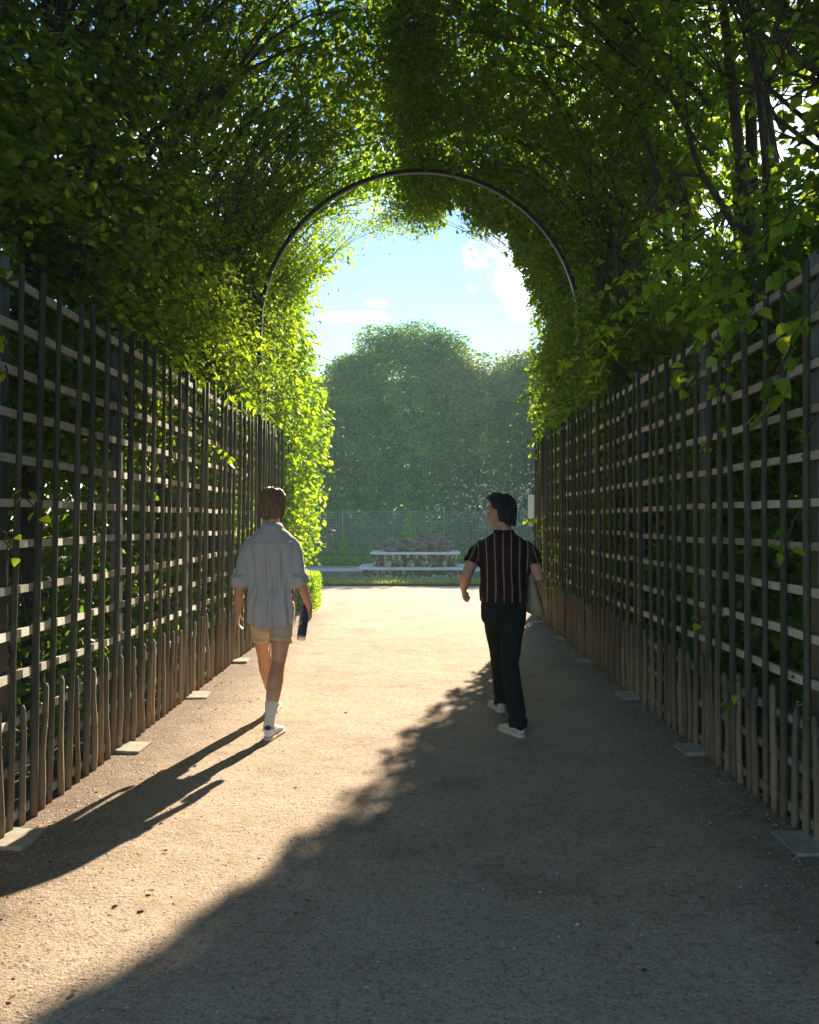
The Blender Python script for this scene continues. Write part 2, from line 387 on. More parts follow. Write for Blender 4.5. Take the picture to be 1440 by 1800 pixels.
# sun patch on the path: leaves whose shadow would fall in it are dropped to keep it lit
EDGE = [(-1.60, 1.2), (-1.20, 2.55), (-.81, 3.29), (-.56, 4.21), (-.34, 5.06), (-.07, 6.16), (.30, 7.4), (.79, 8.8), (1.20, 10.2), (1.60, 12.0), (1.95, 13.6)]
ex = np.array([e[1] for e in EDGE]); ev = np.array([e[0] for e in EDGE])
def sun_open(P):
    t = P[:, 2] / sz
    gx, gy = P[:, 0] - sx * t, P[:, 1] - sy * t
    lit = (gy > 1.9 + .35 * np.sin(gx * 5)) & (gy < 14) & (gx < np.interp(gy, ex, ev) + .04 * np.sin(gy * 9)) & (gx > -2.0)
    # rays that reach the left trellis
    t2 = (P[:, 0] + 2.04) / sx
    fy, fz = P[:, 1] - sy * t2, P[:, 2] - sz * t2
    top = np.interp(fy, [3, 5, 7, 9, 11, 13.8], [1.15, 1.55, 1.9, 2.3, 3.2, 5.0])
    lit2 = (fy > 2.2) & (fy < 13.6) & (fz > 0) & (fz < top + .12 * np.sin(fy * 4) + .08 * np.sin(fy * 11)) & (P[:, 0] > -1.9)
    return lit | lit2

FX_L, FX_R = -2.04, 1.92                      # the two trellis planes
Y_END = 13.7
def crown_points(side, y0, y1, n, dmax_side, dmax_top, dmin=0.0, gap=-.35, tmin=0.0, tmax=1.0):
    """points in the hedge wall and the vault above the path; side -1 left, +1 right"""
    Lv, La = 4.0, 3.45
    t = rng.uniform(tmin, tmax, n) * (Lv + La)
    y = rng.uniform(y0, y1, n)
    e = rng.beta(1.0, 2.0, n)
    fx = abs(FX_L) if side < 0 else FX_R
    vert = t < Lv
    z = np.where(vert, .35 + t, 0); ang = np.where(vert, 0, (t - Lv) / La * (math.pi / 2 + .1))
    base = np.where(z < 2.95, fx + .1, fx - .06 - .10 * np.sin(np.clip((z - 2.95) / 1.4, 0, 1) * math.pi))
    if side > 0: base = np.where((z >= 2.95) & (y < 10.6), fx + .14, base)
    tmp = np.stack([np.full(n, side * 2.0), y, t], 1)
    bulge = .16 * hnoise(tmp, 1.3, 3 + side)
    d = dmin + e * np.where(vert, dmax_side, dmax_top)
    if side > 0: bulge = np.where(y < 10.6, np.abs(bulge) * .6, bulge)
    Rr = (2.02 if side < 0 else np.where(y < 10.6, 2.12, 2.02)) + bulge + d
    xv = base + d + np.where(z > 3.0, bulge, np.abs(bulge) * .3)
    X = np.where(vert, xv, Rr * np.cos(ang)); Z = np.where(vert, z, 4.38 + Rr * np.sin(ang))
    P = np.stack([side * X, y, Z], 1)
    if side > 0:
        vo = ((P[:, 0] - 2.5) / 1.1) ** 2 + ((P[:, 1] - 6.3) / 1.2) ** 2 + ((P[:, 2] - 5.0) / 1.15) ** 2
        void = (vo < 1) & (rng.random(n) < .5)
    else: void = np.zeros(n, bool)
    keep = hnoise(P, .75, 9 * side) + .8 * hnoise(P, 1.9, 4) > gap + .12 * (rng.random(n) - .5)
    keep &= ~((t > Lv + .35) & (t < Lv + 2.3) & (y < 9.0) & (rng.random(n) < (.36 if side < 0 else .08)) & (d < .9))
    keep &= ~((z if False else P[:, 2]) > 3.6) | (side < 0) | (P[:, 1] < 4.6) | (P[:, 1] > 9.3) | (hnoise(P, 1.15, 21) < .02) | ((rng.random(n) < .8) & (P[:, 2] > 4.8))
    return P[keep & ~void]

# ------------------------------------------------------------------ setting
def sheet(name, x0, x1, y0, y1, z, mat, nx=1, ny=1):
    xs = np.linspace(x0, x1, nx + 1); ys = np.linspace(y0, y1, ny + 1)
    V = np.array([(x, y, z) for y in ys for x in xs]); F = np.array([(j * (nx + 1) + i, j * (nx + 1) + i + 1, (j + 1) * (nx + 1) + i + 1, (j + 1) * (nx + 1) + i) for j in range(ny) for i in range(nx)])
    o = np_obj(name, V, F, mat); tag(o, kind='structure'); return o
# pool hole: four sheets round it make the ground one surface
POOL = (-9.0, 9.0, 20.75, 24.9)
def ground_ring():
    X = [-600, POOL[0], POOL[1], 600]; Y = [-300, POOL[2], POOL[3], 900]
    V = [(x, y, 0.0) for y in Y for x in X]; F = []
    for j in range(3):
        for i in range(3):
            if (i, j) == (1, 1): continue
            F.append((j * 4 + i, j * 4 + i + 1, (j + 1) * 4 + i + 1, (j + 1) * 4 + i))
    o = np_obj('ground', np.array(V), np.array(F), M['ground']); tag(o, kind='structure')
ground_ring()
for s in (-1, 1):
    fx = FX_L if s < 0 else FX_R
    a, b = sorted((fx + s * .03, fx + s * 5.5))
    o = sheet('hedge_bed', a, b, -3, 13.9, .012, M['earth'])
o = MB().box((0, 20.02, .03), (18, 1.36, .06)).build('lawn_strip', M['lawn']); tag(o, kind='structure')
n_ = 9000; P_ = np.stack([rng.uniform(-9, 9, n_), rng.uniform(19.36, 20.68, n_), np.full(n_, .055)], 1)
D_ = np.stack([rng.normal(0, .35, n_), rng.normal(0, .35, n_), np.ones(n_)], 1)
v_, f_ = leaf_geo(P_, D_, rng.normal(0, 1, (n_, 3)) * np.array([1, 1, .1]), rng.uniform(.04, .08, n_)); tag(np_obj('grass', v_, f_, M['grassblade']), 'narrow bright grass verge between the gravel and the pool', 'grass', kind='stuff')
o = MB().box((0, 19.32, .015), (18, .03, .05)).build('lawn_edging', M['wire']); tag(o, kind='structure')
pw = MB()
pw.box((0, 20.85, -.30), (18, .2, .6)).box((0, 24.8, -.28), (18, .2, .60)).box((-8.9, 22.8, -.3), (.2, 3.7, .6)).box((8.9, 22.8, -.3), (.2, 3.7, .6))
o = pw.build('pool_wall', M['poolwall']); tag(o, 'low stone wall of the sunken pool round the tiered fountain', 'wall')
cz = empty('pool_coping', 'pale stone coping along the far rim of the pool', 'coping', (0, 24.82, 0))
for i in range(16):
    MB().box((-8.4 + i * 1.12, 0, .035), (1.10, .36, .07)).build('coping_stone', M['stone'], cz)
sheet('pool_water', POOL[0], POOL[1], POOL[2], POOL[3], -.24, M['water'])
sheet('lawn', -40, 40, 27.5, 80, .008, M['lawn'])

# loose stones on the path
ico = [(.15, .1, .9), (.9, 0, -.1), (.28, .85, -.1), (-.73, .53, -.1), (-.73, -.53, -.1), (.28, -.85, -.1)]
icf = [(0, 1, 2), (0, 2, 3), (0, 3, 4), (0, 4, 5), (0, 5, 1)]
def scatter_stones(name, n, xr, yfun, smin, smax, mat, label, cat):
    T = np.array(ico); x = rng.uniform(*xr, n) if not callable(xr) else xr(n); y = yfun(n)
    s = smin + (smax - smin) * rng.random(n) ** 4
    a = rng.uniform(0, 6.28, n); sq = rng.uniform(.35, .75, n); el = rng.uniform(.7, 1.3, n)
    jt = T[None] * (1 + rng.normal(0, .18, (n, 6, 1)))
    X = jt[..., 0] * el[:, None]; Y = jt[..., 1]; Z = jt[..., 2] * sq[:, None]
    ca, sa = np.cos(a)[:, None], np.sin(a)[:, None]
    V = np.stack([x[:, None] + (X * ca - Y * sa) * s[:, None], y[:, None] + (X * sa + Y * ca) * s[:, None], (Z + .12) * s[:, None]], -1).reshape(-1, 3)
    F = (np.array(icf)[None] + (np.arange(n) * 6)[:, None, None]).reshape(-1, 3)
    o = np_obj(name, V, F, mat); tag(o, label, cat, kind='stuff'); return o
pm, nt = new_mat('mixed gravel stones'); g = mk(nt, 'ShaderNodeNewGeometry')
b_ = principled(nt, ramp(nt, g.outputs['Random Per Island'], [(0, (.14, .11, .08)), (.35, (.29, .225, .16)), (.8, (.45, .36, .265)), (.97, (.50, .46, .41)), (1, (.7, .68, .64))]), .75, .35)
ydist = lambda n: 1.6 + 12.2 * rng.random(n) ** 1.5
scatter_stones('gravel', 34000, (-2.0, 1.9), ydist, .0024, .0085, pm, 'small loose gravel scattered over the sandy path', 'gravel')
def edge_x(n):
    s = np.where(rng.random(n) < .5, -1, 1); return s * (1.98 - np.abs(rng.normal(0, .26, n)))
scatter_stones('coarse_gravel', 13000, edge_x, ydist, .0035, .010, pm, 'coarser gravel gathered along the feet of both fences', 'gravel')

def litter():
    n = 260; s_ = np.where(rng.random(n) < .45, -1, 1); x = np.where(rng.random(n) < .72, s_ * (1.9 - np.abs(rng.normal(0, .3, n))), rng.uniform(-1.9, 1.9, n))
    P = np.stack([x, ydist(n), rng.uniform(.006, .014, n)], 1); D = rng.normal(0, 1, (n, 3)); D[:, 2] = rng.normal(0, .12, n)
    N = np.stack([rng.normal(0, .25, n), rng.normal(0, .25, n), np.ones(n)], 1)
    v, f = leaf_geo(P, D, N, rng.uniform(.015, .035, n))
    m, nt = new_mat('dry fallen leaf'); g = mk(nt, 'ShaderNodeNewGeometry'); principled(nt, ramp(nt, g.outputs['Random Per Island'], [(0, (.06, .04, .02)), (.6, (.17, .11, .05)), (1, (.20, .19, .07))]), .8, .2)
    tag(np_obj('fallen_leaves', v, f, m), 'small dry fallen leaves lying on the gravel path', 'fallen leaves', kind='stuff')
litter()
# ------------------------------------------------------------------ air
hz = MB().box((0, 19, 5.2), (90, 52, 13.2)); hzm, nt = new_mat('warm evening haze')
pv = mk(nt, 'ShaderNodeVolumePrincipled'); pv.inputs['Color'].default_value = (.60, .88, .85, 1); pv.inputs['Density'].default_value = .0028; pv.inputs['Anisotropy'].default_value = .0
o_ = mk(nt, 'ShaderNodeOutputMaterial'); nt.links.new(pv.outputs[0], o_.inputs['Volume'])
o = hz.build('haze', hzm); tag(o, kind='stuff')
cy.volume_bounces = 1

# ------------------------------------------------------------------ trellis fences
def stake_mesh(name, h, r, point, seed, n=7, seg=9):
    q = random.Random(seed); pts = []; rad = []
    ph = [q.uniform(0, 6.28) for _ in range(4)]
    for i in range(seg + 1):
        t = i / seg; z = -.06 + t * (h + .06)
        pts.append((.003 * math.sin(t * 9 + ph[0]) + .006 * math.sin(t * 3.3 + ph[1]), .004 * math.sin(t * 8 + ph[2]) + .007 * math.sin(t * 3 + ph[3]), z))
        rad.append(r * (1.10 - .22 * t) * q.uniform(.9, 1.1))
    if point: pts.append((pts[-1][0], pts[-1][1], h + .022)); rad.append(r * .45)
    mb = MB().tube(pts, rad, n)
    # knots
    for _ in range(2):
        t = q.uniform(.15, .9); i = int(t * seg); p = pts[i]; a = q.uniform(0, 6.28)
        mb.box((p[0] + math.cos(a) * r * .95, p[1] + math.sin(a) * r * .95, p[2]), (r * .5, r * .5, r * .7), Matrix.Rotation(a, 3, 'Z'))
    me = bpy.data.meshes.new(name); me.from_pydata(mb.V, [], mb.F); me.update()
    me.polygons.foreach_set('use_smooth', np.ones(len(me.polygons), bool))
    return me
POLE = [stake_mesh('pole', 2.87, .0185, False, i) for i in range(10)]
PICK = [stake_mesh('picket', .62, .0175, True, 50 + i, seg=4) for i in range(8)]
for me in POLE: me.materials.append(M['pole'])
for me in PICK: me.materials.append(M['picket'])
RAILS_Z = [2.79 - .226 * i for i in range(12)] + [.06]
SLAB_Y = [3.99, 5.60, 7.28, 9.05, 10.78, 12.5]
def trellis(side):
    fx = FX_L if side < 0 else FX_R
    lab = ('weathered trellis of chestnut stakes and pale rails along the sunlit left edge of path' if side < 0 else
           'shaded trellis of chestnut stakes and rails, right of the man in striped shirt')
    f = empty('trellis_fence', lab, 'fence', (fx, 0, 0), group='trellis fences lining the path')
    y = 2.72; k = 0
    while y < Y_END:
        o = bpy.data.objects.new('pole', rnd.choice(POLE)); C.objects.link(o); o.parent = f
        o.location = (rnd.uniform(-.006, .006), y + rnd.uniform(-.012, .012), rnd.uniform(-.05, .03))
        lean = (.014 if side < 0 else .0)
        o.rotation_euler = (rnd.uniform(-.006, .006), lean + rnd.uniform(-.005, .005), rnd.uniform(0, 6.28) if abs(lean) < 1e-6 else 0)
        s = rnd.uniform(.82, 1.22); o.scale = (s, s, 1)
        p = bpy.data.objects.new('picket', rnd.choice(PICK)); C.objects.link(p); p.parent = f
        p.location = (rnd.uniform(-.006, .006), y + .115 + rnd.uniform(-.012, .012), rnd.uniform(-.03, .04))
        p.rotation_euler = (rnd.uniform(-.012, .012), rnd.uniform(-.008, .008), rnd.uniform(0, 6.28)); s = rnd.uniform(.85, 1.15); p.scale = (s, s, 1)
        y += .23 + rnd.uniform(-.008, .008); k += 1
    for z in RAILS_Z:
        ys = [2.6]; 
        while ys[-1] < Y_END - .3: ys.append(min(ys[-1] + rnd.uniform(2.2, 3.1), Y_END))
        for a, b in zip(ys[:-1], ys[1:]):
            L = b - a; mb = MB(); n = 7
            V = []; dz = [rnd.uniform(-.006, .006) for _ in range(n + 1)]
            for i in range(n + 1):
                yy = -L / 2 + .004 + (L - .008) * i / n; h = .021 + rnd.uniform(-.002, .002)
                V += [(-.009, yy, dz[i] - h), (.009, yy, dz[i] - h), (.009, yy, dz[i] + h), (-.009, yy, dz[i] + h)]
            F = [(0, 1, 2, 3), (4 * n + 3, 4 * n + 2, 4 * n + 1, 4 * n)]
            for i in range(n):
                for c in range(4): F.append((i * 4 + c, (i + 1) * 4 + c, (i + 1) * 4 + (c + 1) % 4, i * 4 + (c + 1) % 4))
            o = mb.add(V, F).build('rail', M['rail'], f); o.location = (side * (.036 if z > .7 else .034), (a + b) / 2, z + rnd.uniform(-.008, .008))
    for yy in SLAB_Y + [2.3]:
        o = MB().box((0, 0, 1.43), (.05, .085, 2.95)).build('post', M['post'], f); o.location = (side * .075, yy + .12, 0)
        e = MB().box((0, 0, 1.43), (.052, .006, 2.9)).build('post_edge', M['post_edge'], o); e.location = (0, -.0455, 0)
    for z in (.14, .50):
        pts = [(-side * .026 + rnd.uniform(-.004, .004), 2.6 + i * .23, z + .006 * math.sin(i * 1.9) + rnd.uniform(-.004, .004)) for i in range(49)]
        MB().tube(pts, .0010, 4).build('tie_wire', M['wire'], f)
    return f
fence_l = trellis(-1); fence_r = trellis(1)
def slab_mesh(seed):
    q = random.Random(seed); bm = bmesh.new()
    w, d, h = .23 + q.uniform(-.03, .03), .26 + q.uniform(-.03, .04), .06
    bmesh.ops.create_cube(bm, size=1)
    for v in bm.verts: v.co = Vector((v.co.x * w * q.uniform(.92, 1.05), v.co.y * d * q.uniform(.92, 1.05), v.co.z * h))
    bmesh.ops.bevel(bm, geom=bm.edges[:], offset=.006, segments=1)
    bmesh.ops.subdivide_edges(bm, edges=bm.edges[:], cuts=2, use_grid_fill=True)
    for v in bm.verts: v.co += Vector((mnoise.noise(v.co * 14 + Vector((seed, 0, 0))) * .006, mnoise.noise(v.co * 13) * .006, mnoise.noise(v.co * 11 + Vector((0, seed, 0))) * .005))
    me = bpy.data.meshes.new('concrete_slab'); bm.to_mesh(me); bm.free(); me.materials.append(M['concrete']); return me
ORD = ['nearest the camera', 'second from the camera', 'third from the camera', 'fourth from the camera', 'fifth from the camera', 'farthest from the camera']
for side in (-1, 1):
    for i, yy in enumerate(SLAB_Y):
        o = bpy.data.objects.new('concrete_slab', slab_mesh(i * 3 + side + 5)); C.objects.link(o)
        o.location = ((FX_L + .06 if side < 0 else FX_R - .04), yy, -.009 + rnd.uniform(-.005, .004)); o.rotation_euler = (rnd.uniform(-.02, .02), rnd.uniform(-.03, .03), rnd.uniform(-.06, .06))
        tag(o, f"concrete footing slab under the {'left' if side < 0 else 'right'} trellis, {ORD[i]}", 'slab', 'concrete slabs at the fence feet')

# ------------------------------------------------------------------ hoop
def arch():
    yA, Rr, spring, cx = 10.4, 2.02, 3.97, .012
    a = empty('metal_hoop', 'dark green metal hoop arching over the path under the leaves', 'arch', (cx, yA, 0))
    def band(r_out, r_in, y0, y1, name, mat, zb):
        prof = [(r_in, y0), (r_out, y0), (r_out, y1), (r_in, y1)]
        path = [('v', -1, z) for z in np.linspace(zb, spring, 5)[:-1]] + [('a', t, 0) for t in np.linspace(math.pi, 0, 61)] + [('v', 1, z) for z in np.linspace(spring, zb, 5)[1:]]
        V = []; 
        for k, p, z in path:
            for r, y in prof:
                V.append((p * r, y, z) if k == 'v' else (math.cos(p) * r, y, spring + math.sin(p) * r))
        F = []; m = len(path)
        for i in range(m - 1):
            for c in range(4): F.append((i * 4 + c, i * 4 + (c + 1) % 4, (i + 1) * 4 + (c + 1) % 4, (i + 1) * 4 + c))
        F += [(3, 2, 1, 0), tuple((m - 1) * 4 + c for c in range(4))]
        return MB().add(V, F).build(name, mat, a)
    band(Rr + .045, Rr, -.02, .02, 'hoop_bar', M['post'], .0)
    band(Rr - .001, Rr - .012, -.022, .022, 'inner_strip', M['hoop_edge'], 1.2)
arch()

# ------------------------------------------------------------------ trees of the tunnel
def keepout(p, r=0.0):
    x = abs(p.x); sd = 1 if p.x >= 0 else -1; fx = (abs(FX_L) if sd < 0 else FX_R) + .10 + r
    if p.z < 2.95: x = max(x, fx)
    elif p.z < 4.38: x = max(x, 2.0 + r)
    else:
        rr = math.hypot(p.x, p.z - 4.38); lim = 2.14 + r
        if rr < lim:
            k = lim / max(rr, 1e-3); return Vector((p.x * k, min(p.y, 13.65), 4.38 + (p.z - 4.38) * k))
    return Vector((sd * x, min(p.y, 13.65), p.z))
def branch_tubes(mb, p, d, length, r, depth, seed, up=.15, target=None):
    q = random.Random(seed); pts = [p]; rad = [r]; n = max(3, int(length / .28)); dd = d.normalized(); cur = p
    for i in range(n):
        dd = dd + Vector((q.gauss(0, .13), q.gauss(0, .13), q.gauss(0, .10) + up * .12))
        if target is not None: dd = dd + (target - cur).normalized() * .18
        dd.normalize(); cur = keepout(cur + dd * (length / n), r); pts.append(cur); rad.append(max(.004, r * (1 - .8 * (i + 1) / n)))
    mb.tube(pts, rad, 6 if r > .02 else 4)
    if depth > 0:
        for _ in range(q.randint(2, 4)):
            i = q.randint(1, n - 1); a = Vector((q.gauss(0, 1), q.gauss(0, 1), q.gauss(.15, .6))).normalized()
            branch_tubes(mb, pts[i], (dd * .7 + a).normalized(), length * q.uniform(.4, .65), rad[i] * .6, depth - 1, q.random(), up)
    return pts

SLABS = [(-1.2, 1.0), (1.0, 2.9), (2.9, 4.8), (4.8, 6.7), (6.7, 8.6), (8.6, 10.5), (10.5, 12.2), (12.2, Y_END)]
trees = {}
TORD = ['just behind the camera', 'beside the camera', 'first in view', 'second in view', 'third in view', 'fourth in view', 'fifth in view', 'last before the opening']
for side in (-1, 1):
    for i, (y0, y1) in enumerate(SLABS):
        if i == 0 : continue
        yc = (y0 + y1) / 2; sd = 'left' if side < 0 else 'right'
        t = empty('hornbeam_tree', f"vaulting hornbeam behind the {sd} trellis, {TORD[i]}, " + ('bright sunlit leaves at its end' if (side < 0 and i == 7) else 'leaning over the path'), 'tree', (0, 0, 0), group='trees forming the green tunnel')
        trees[(side, i)] = t
        q = random.Random(side * 100 + i)
        mb = MB(); fx = FX_L if side < 0 else FX_R
        for k in range(2 if i < 7 else 1):
            x0 = fx + side * q.uniform(.45, .95); yy = yc + (k - .5) * .8 + q.uniform(-.2, .2)
            pts = []; rad = []; r0 = q.uniform(.06, .10)
            top = q.uniform(6.2, 7.4)
            ph = q.uniform(0, 6)
            for j in range(13):
                s = j / 12; z = -.1 + s * top
                inn = max(0, (z - 4.2)) ** 1.5 * .16
                pts.append(Vector((x0 + side * .05 * math.sin(s * 7 + ph) - side * inn * q.uniform(.8, 1.1), yy + .08 * math.sin(s * 5 + ph) + s * q.uniform(-.1, .1), z))); rad.append(r0 * (1.25 if j == 0 else 1) * (1 - .72 * s))
            mb.tube(pts, rad, 9)
            for b in range(9 if side < 0 else 7):
                j = q.randint(4, 11); ang = q.uniform(-1, 1)
                d = Vector((-side * q.uniform(.2, 1.0), ang, q.uniform(.3, 1.0)))
                tgt = Vector((side * q.uniform(-.6, 1.2), pts[j].y + ang * 1.5, 7.0)) if j > 6 else None
                if j <= 6: d = Vector((side * q.uniform(-.1, .8), ang, q.uniform(.4, 1.0)))
                branch_tubes(mb, pts[j], d, q.uniform(1.3, 2.6), rad[j] * .55, 2, q.random(), .2, tgt)
            if i >= 2:
                for b in range(5 if side < 0 else 2):
                    z0 = q.uniform(3.0, 5.2); p0 = Vector((fx + side * q.uniform(.2, .6), yc + q.uniform(-.9, .9), z0))
                    branch_tubes(mb, p0, Vector((-side * q.uniform(.25, .6), q.uniform(.1, .9), q.uniform(.5, 1.0))), q.uniform(2.2, 3.6), q.uniform(.014, .03), 2, q.random(), .12, Vector((side * q.uniform(-.3, .8), p0.y + q.uniform(.5, 2.0), 6.9)))
                for b in range(7):
                    d = Vector((side * q.uniform(-.12, .3), q.uniform(-.6, .6), 1)); zz = q.uniform(.05, .6)
                    branch_tubes(mb, Vector((fx + side * q.uniform(.3, 1.2), yc + q.uniform(-.9, .9), zz)), d, q.uniform(1.4, 3.0), q.uniform(.008, .022), 1, q.random(), .3)
        if side > 0 and i == 4:
            for (x0, yy, r0, ln) in ((2.36, 6.0, .085, .10), (2.56, 6.35, .10, -.16), (2.30, 5.5, .035, .05)):
                mb.tube([(x0 + ln * math.sin(z * .8) * .5 - .05 * max(0, z - 4), yy + .05 * math.sin(z * 1.3), z) for z in np.linspace(-.1, 7.0, 15)], [r0 * (1 - .06 * j) for j in range(15)], 10)
        mb.build('trunk', M['bark'], t, True)
        # crown
        near = i <= 4
        Vs = []; Fs = []; off = 0
        def addl(P, D, N, L, cull=True, quad=False):
            global_off = sum(len(v) for v in Vs)
            if cull:
                k_ = ~sun_open(P); P, D, N, L = P[k_], D[k_], N[k_], L[k_]
            fxp = abs(FX_L) if side < 0 else FX_R
            k_ = ~((np.abs(P[:, 0]) < fxp + .06) & (P[:, 2] < 2.75)) & (P[:, 2] > .06)
            k_ &= ~((P[:, 1] > Y_END + .35))
            P, D, N, L = P[k_], D[k_], N[k_], L[k_]
            v, f = leaf_geo(P, D, N, L, quad); Vs.append(v); Fs.append(f + global_off)
        w = y1 - y0
        dens = 1.0 if i > 1 else .35
        if side < 0 and i in (2, 3, 4): dens = 1.15
        Cc = crown_points(side, y0, y1, int((1000 if i < 4 else 1350) * w * dens), 1.2, .75, 0, -.26, tmin=.22)
        addl(*sprays(Cc, 13, .115, .062 if i < 4 else .050, outward=np.array([-side * .35, -.35, 0]), flat=.16), quad=i >= 4)
        Cc = crown_points(side, y0, y1, int((170 if side < 0 or i < 5 else 620) * w * dens), 1.1, .7, .05, -.1 if side < 0 or i < 5 else -3, tmax=.36)
        addl(*sprays(Cc, 9, .12, .07, outward=np.array([-side * .5, -.3, 0])))
        # outer skin of the hedge keeps the inside dark
        Cc = crown_points(side, y0, y1, int((520 if side < 0 else 860) * w), .8 if side < 0 else 1.3, .45, .75 if side < 0 else .35, -3)
        up = (Cc[:, 2] > 4.5) & (Cc[:, 1] < 9.2)
        drop = up & ((hnoise(Cc, 1.5, 11) > (.70 if side < 0 else .52)) | (rng.random(len(Cc)) < .0))
        Cc = Cc[~drop]
        addl(*sprays(Cc, 11, .18, .12, outward=np.array([side * .8, 0, 0])), quad=True)
        if side > 0 and i >= 4:
            # leaves added back along the sun rays to make the shadow line solid
            n = 80000; gy = rng.uniform(1.2, 13.5, n); gx = np.interp(gy, ex, ev) + .03 + rng.random(n) ** 1.3 * 1.5
            yy = rng.uniform(y0, y1, n); t_ = (yy - gy) / sy; P = np.stack([gx + sx * t_, yy, sz * t_], 1)
            r_ = np.hypot(P[:, 0], P[:, 2] - 4.38)
            okp = (t_ > 0) & (P[:, 0] > 0) & (((P[:, 2] > 4.38) & (r_ > 2.0) & (r_ < 3.3)) | ((P[:, 2] <= 4.38) & (P[:, 0] > 1.95) & (P[:, 0] < 3.3) & (P[:, 2] > .1)))
            P = P[okp][:14000]; m = len(P)
            Dl = rng.normal(0, 1, (m, 3)); Dl[:, 2] -= .5
            addl(P, Dl, rng.normal(0, .4, (m, 3)) + np.array([-.15, -.5, .4]), .085 * rng.uniform(.7, 1.2, m), quad=True)
        if i == 7:
            # end face of the hedge, in the open
            n = 520; x = rng.uniform(0, 1.3, n); z = rng.uniform(.9 if side > 0 else 1.0, 6.2, n)
            lim = np.where(z > 4.4, 2.05 * np.sqrt(np.clip(1 - ((z - 4.4) / 2.15) ** 2, 0, 1)), 1.86 if side < 0 else 1.80)
            if side < 0: lim = lim - .28 * np.exp(-((z - 3.0) / 1.1) ** 2) 
            X = lim + x ** 1.3 + (np.where(z < 2.9, .1, 0) if side > 0 else 0)
            P = np.stack([side * X, Y_END + rng.uniform(-.25, .2, n) + .0 * x, z], 1)
            k_ = hnoise(P, 2.0, 4) > -.5
            pts_ = sprays(P[k_], 10, .13, .09, outward=np.array([-side * .4, -.6, 0]))
            m_ = ~sun_open(pts_[0]) if side > 0 else np.ones(len(pts_[0]), bool)
            v, f = leaf_geo(*[a_[m_] for a_ in pts_]); go = sum(len(v_) for v_ in Vs); Vs.append(v); Fs.append(f + go)
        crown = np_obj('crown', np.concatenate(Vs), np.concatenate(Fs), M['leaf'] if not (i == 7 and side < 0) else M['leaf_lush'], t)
        tag(crown, kind='stuff')

# --- detailed leaves, each its own object, on sprays that reach into the path
def big_leaf_mesh(seed):
    q = random.Random(seed); n = 9; V = [(0, 0, 0)]; F = []
    prof = lambda t: .40 * math.sin(math.pi * min(1, t ** .62)) ** .85 * (1 - .25 * t) if t < 1 else 0
    mid = [];
    for i in range(n + 1):
        t = i / n; V_m = (0, t, .02 * math.sin(t * 3) - .05 * t * t); mid.append(V_m)
    V = list(mid)
    for sgn in (1, -1):
        for i in range(1, n):
            t = i / n; wv = prof(t) * (1.0 if i % 2 else .92) * q.uniform(.95, 1.05)
            V.append((sgn * wv, t - .03, mid[i][2] + .09 * wv + q.uniform(-.012, .012)))
    o1 = n + 1; o2 = o1 + n - 1
    for o_, rev in ((o1, 0), (o2, 1)):
        F2 = [(0, o_, 1)] + [(i, o_ + i - 1, o_ + i, i + 1) for i in range(1, n - 1)] + [(n - 1, o_ + n - 2, n)]
        F += [tuple(reversed(f)) if rev else f for f in F2]
    me = bpy.data.meshes.new('leaf'); me.from_pydata(V, [], F); me.update(); me.materials.append(M['leaf_lush'])
    me.polygons.foreach_set('use_smooth', np.ones(len(me.polygons), bool)); return me
BL = [big_leaf_mesh(i) for i in range(6)]
def place_leaf(p, d, nrm, L, parent):
    d = Vector(d).normalized(); w = d.cross(Vector(nrm)).normalized(); n2 = w.cross(d)
    o = bpy.data.objects.new('leaf', rnd.choice(BL)); C.objects.link(o); o.parent = parent
    o.matrix_local = Matrix.Translation(p) @ Matrix((w, d, n2)).transposed().to_4x4() @ Matrix.Scale(L, 4); return o
def pt(px, py, Y): return Vector(((px - 736) / 1440 * Y, Y, EYE + (913 - py) / 1440 * Y))
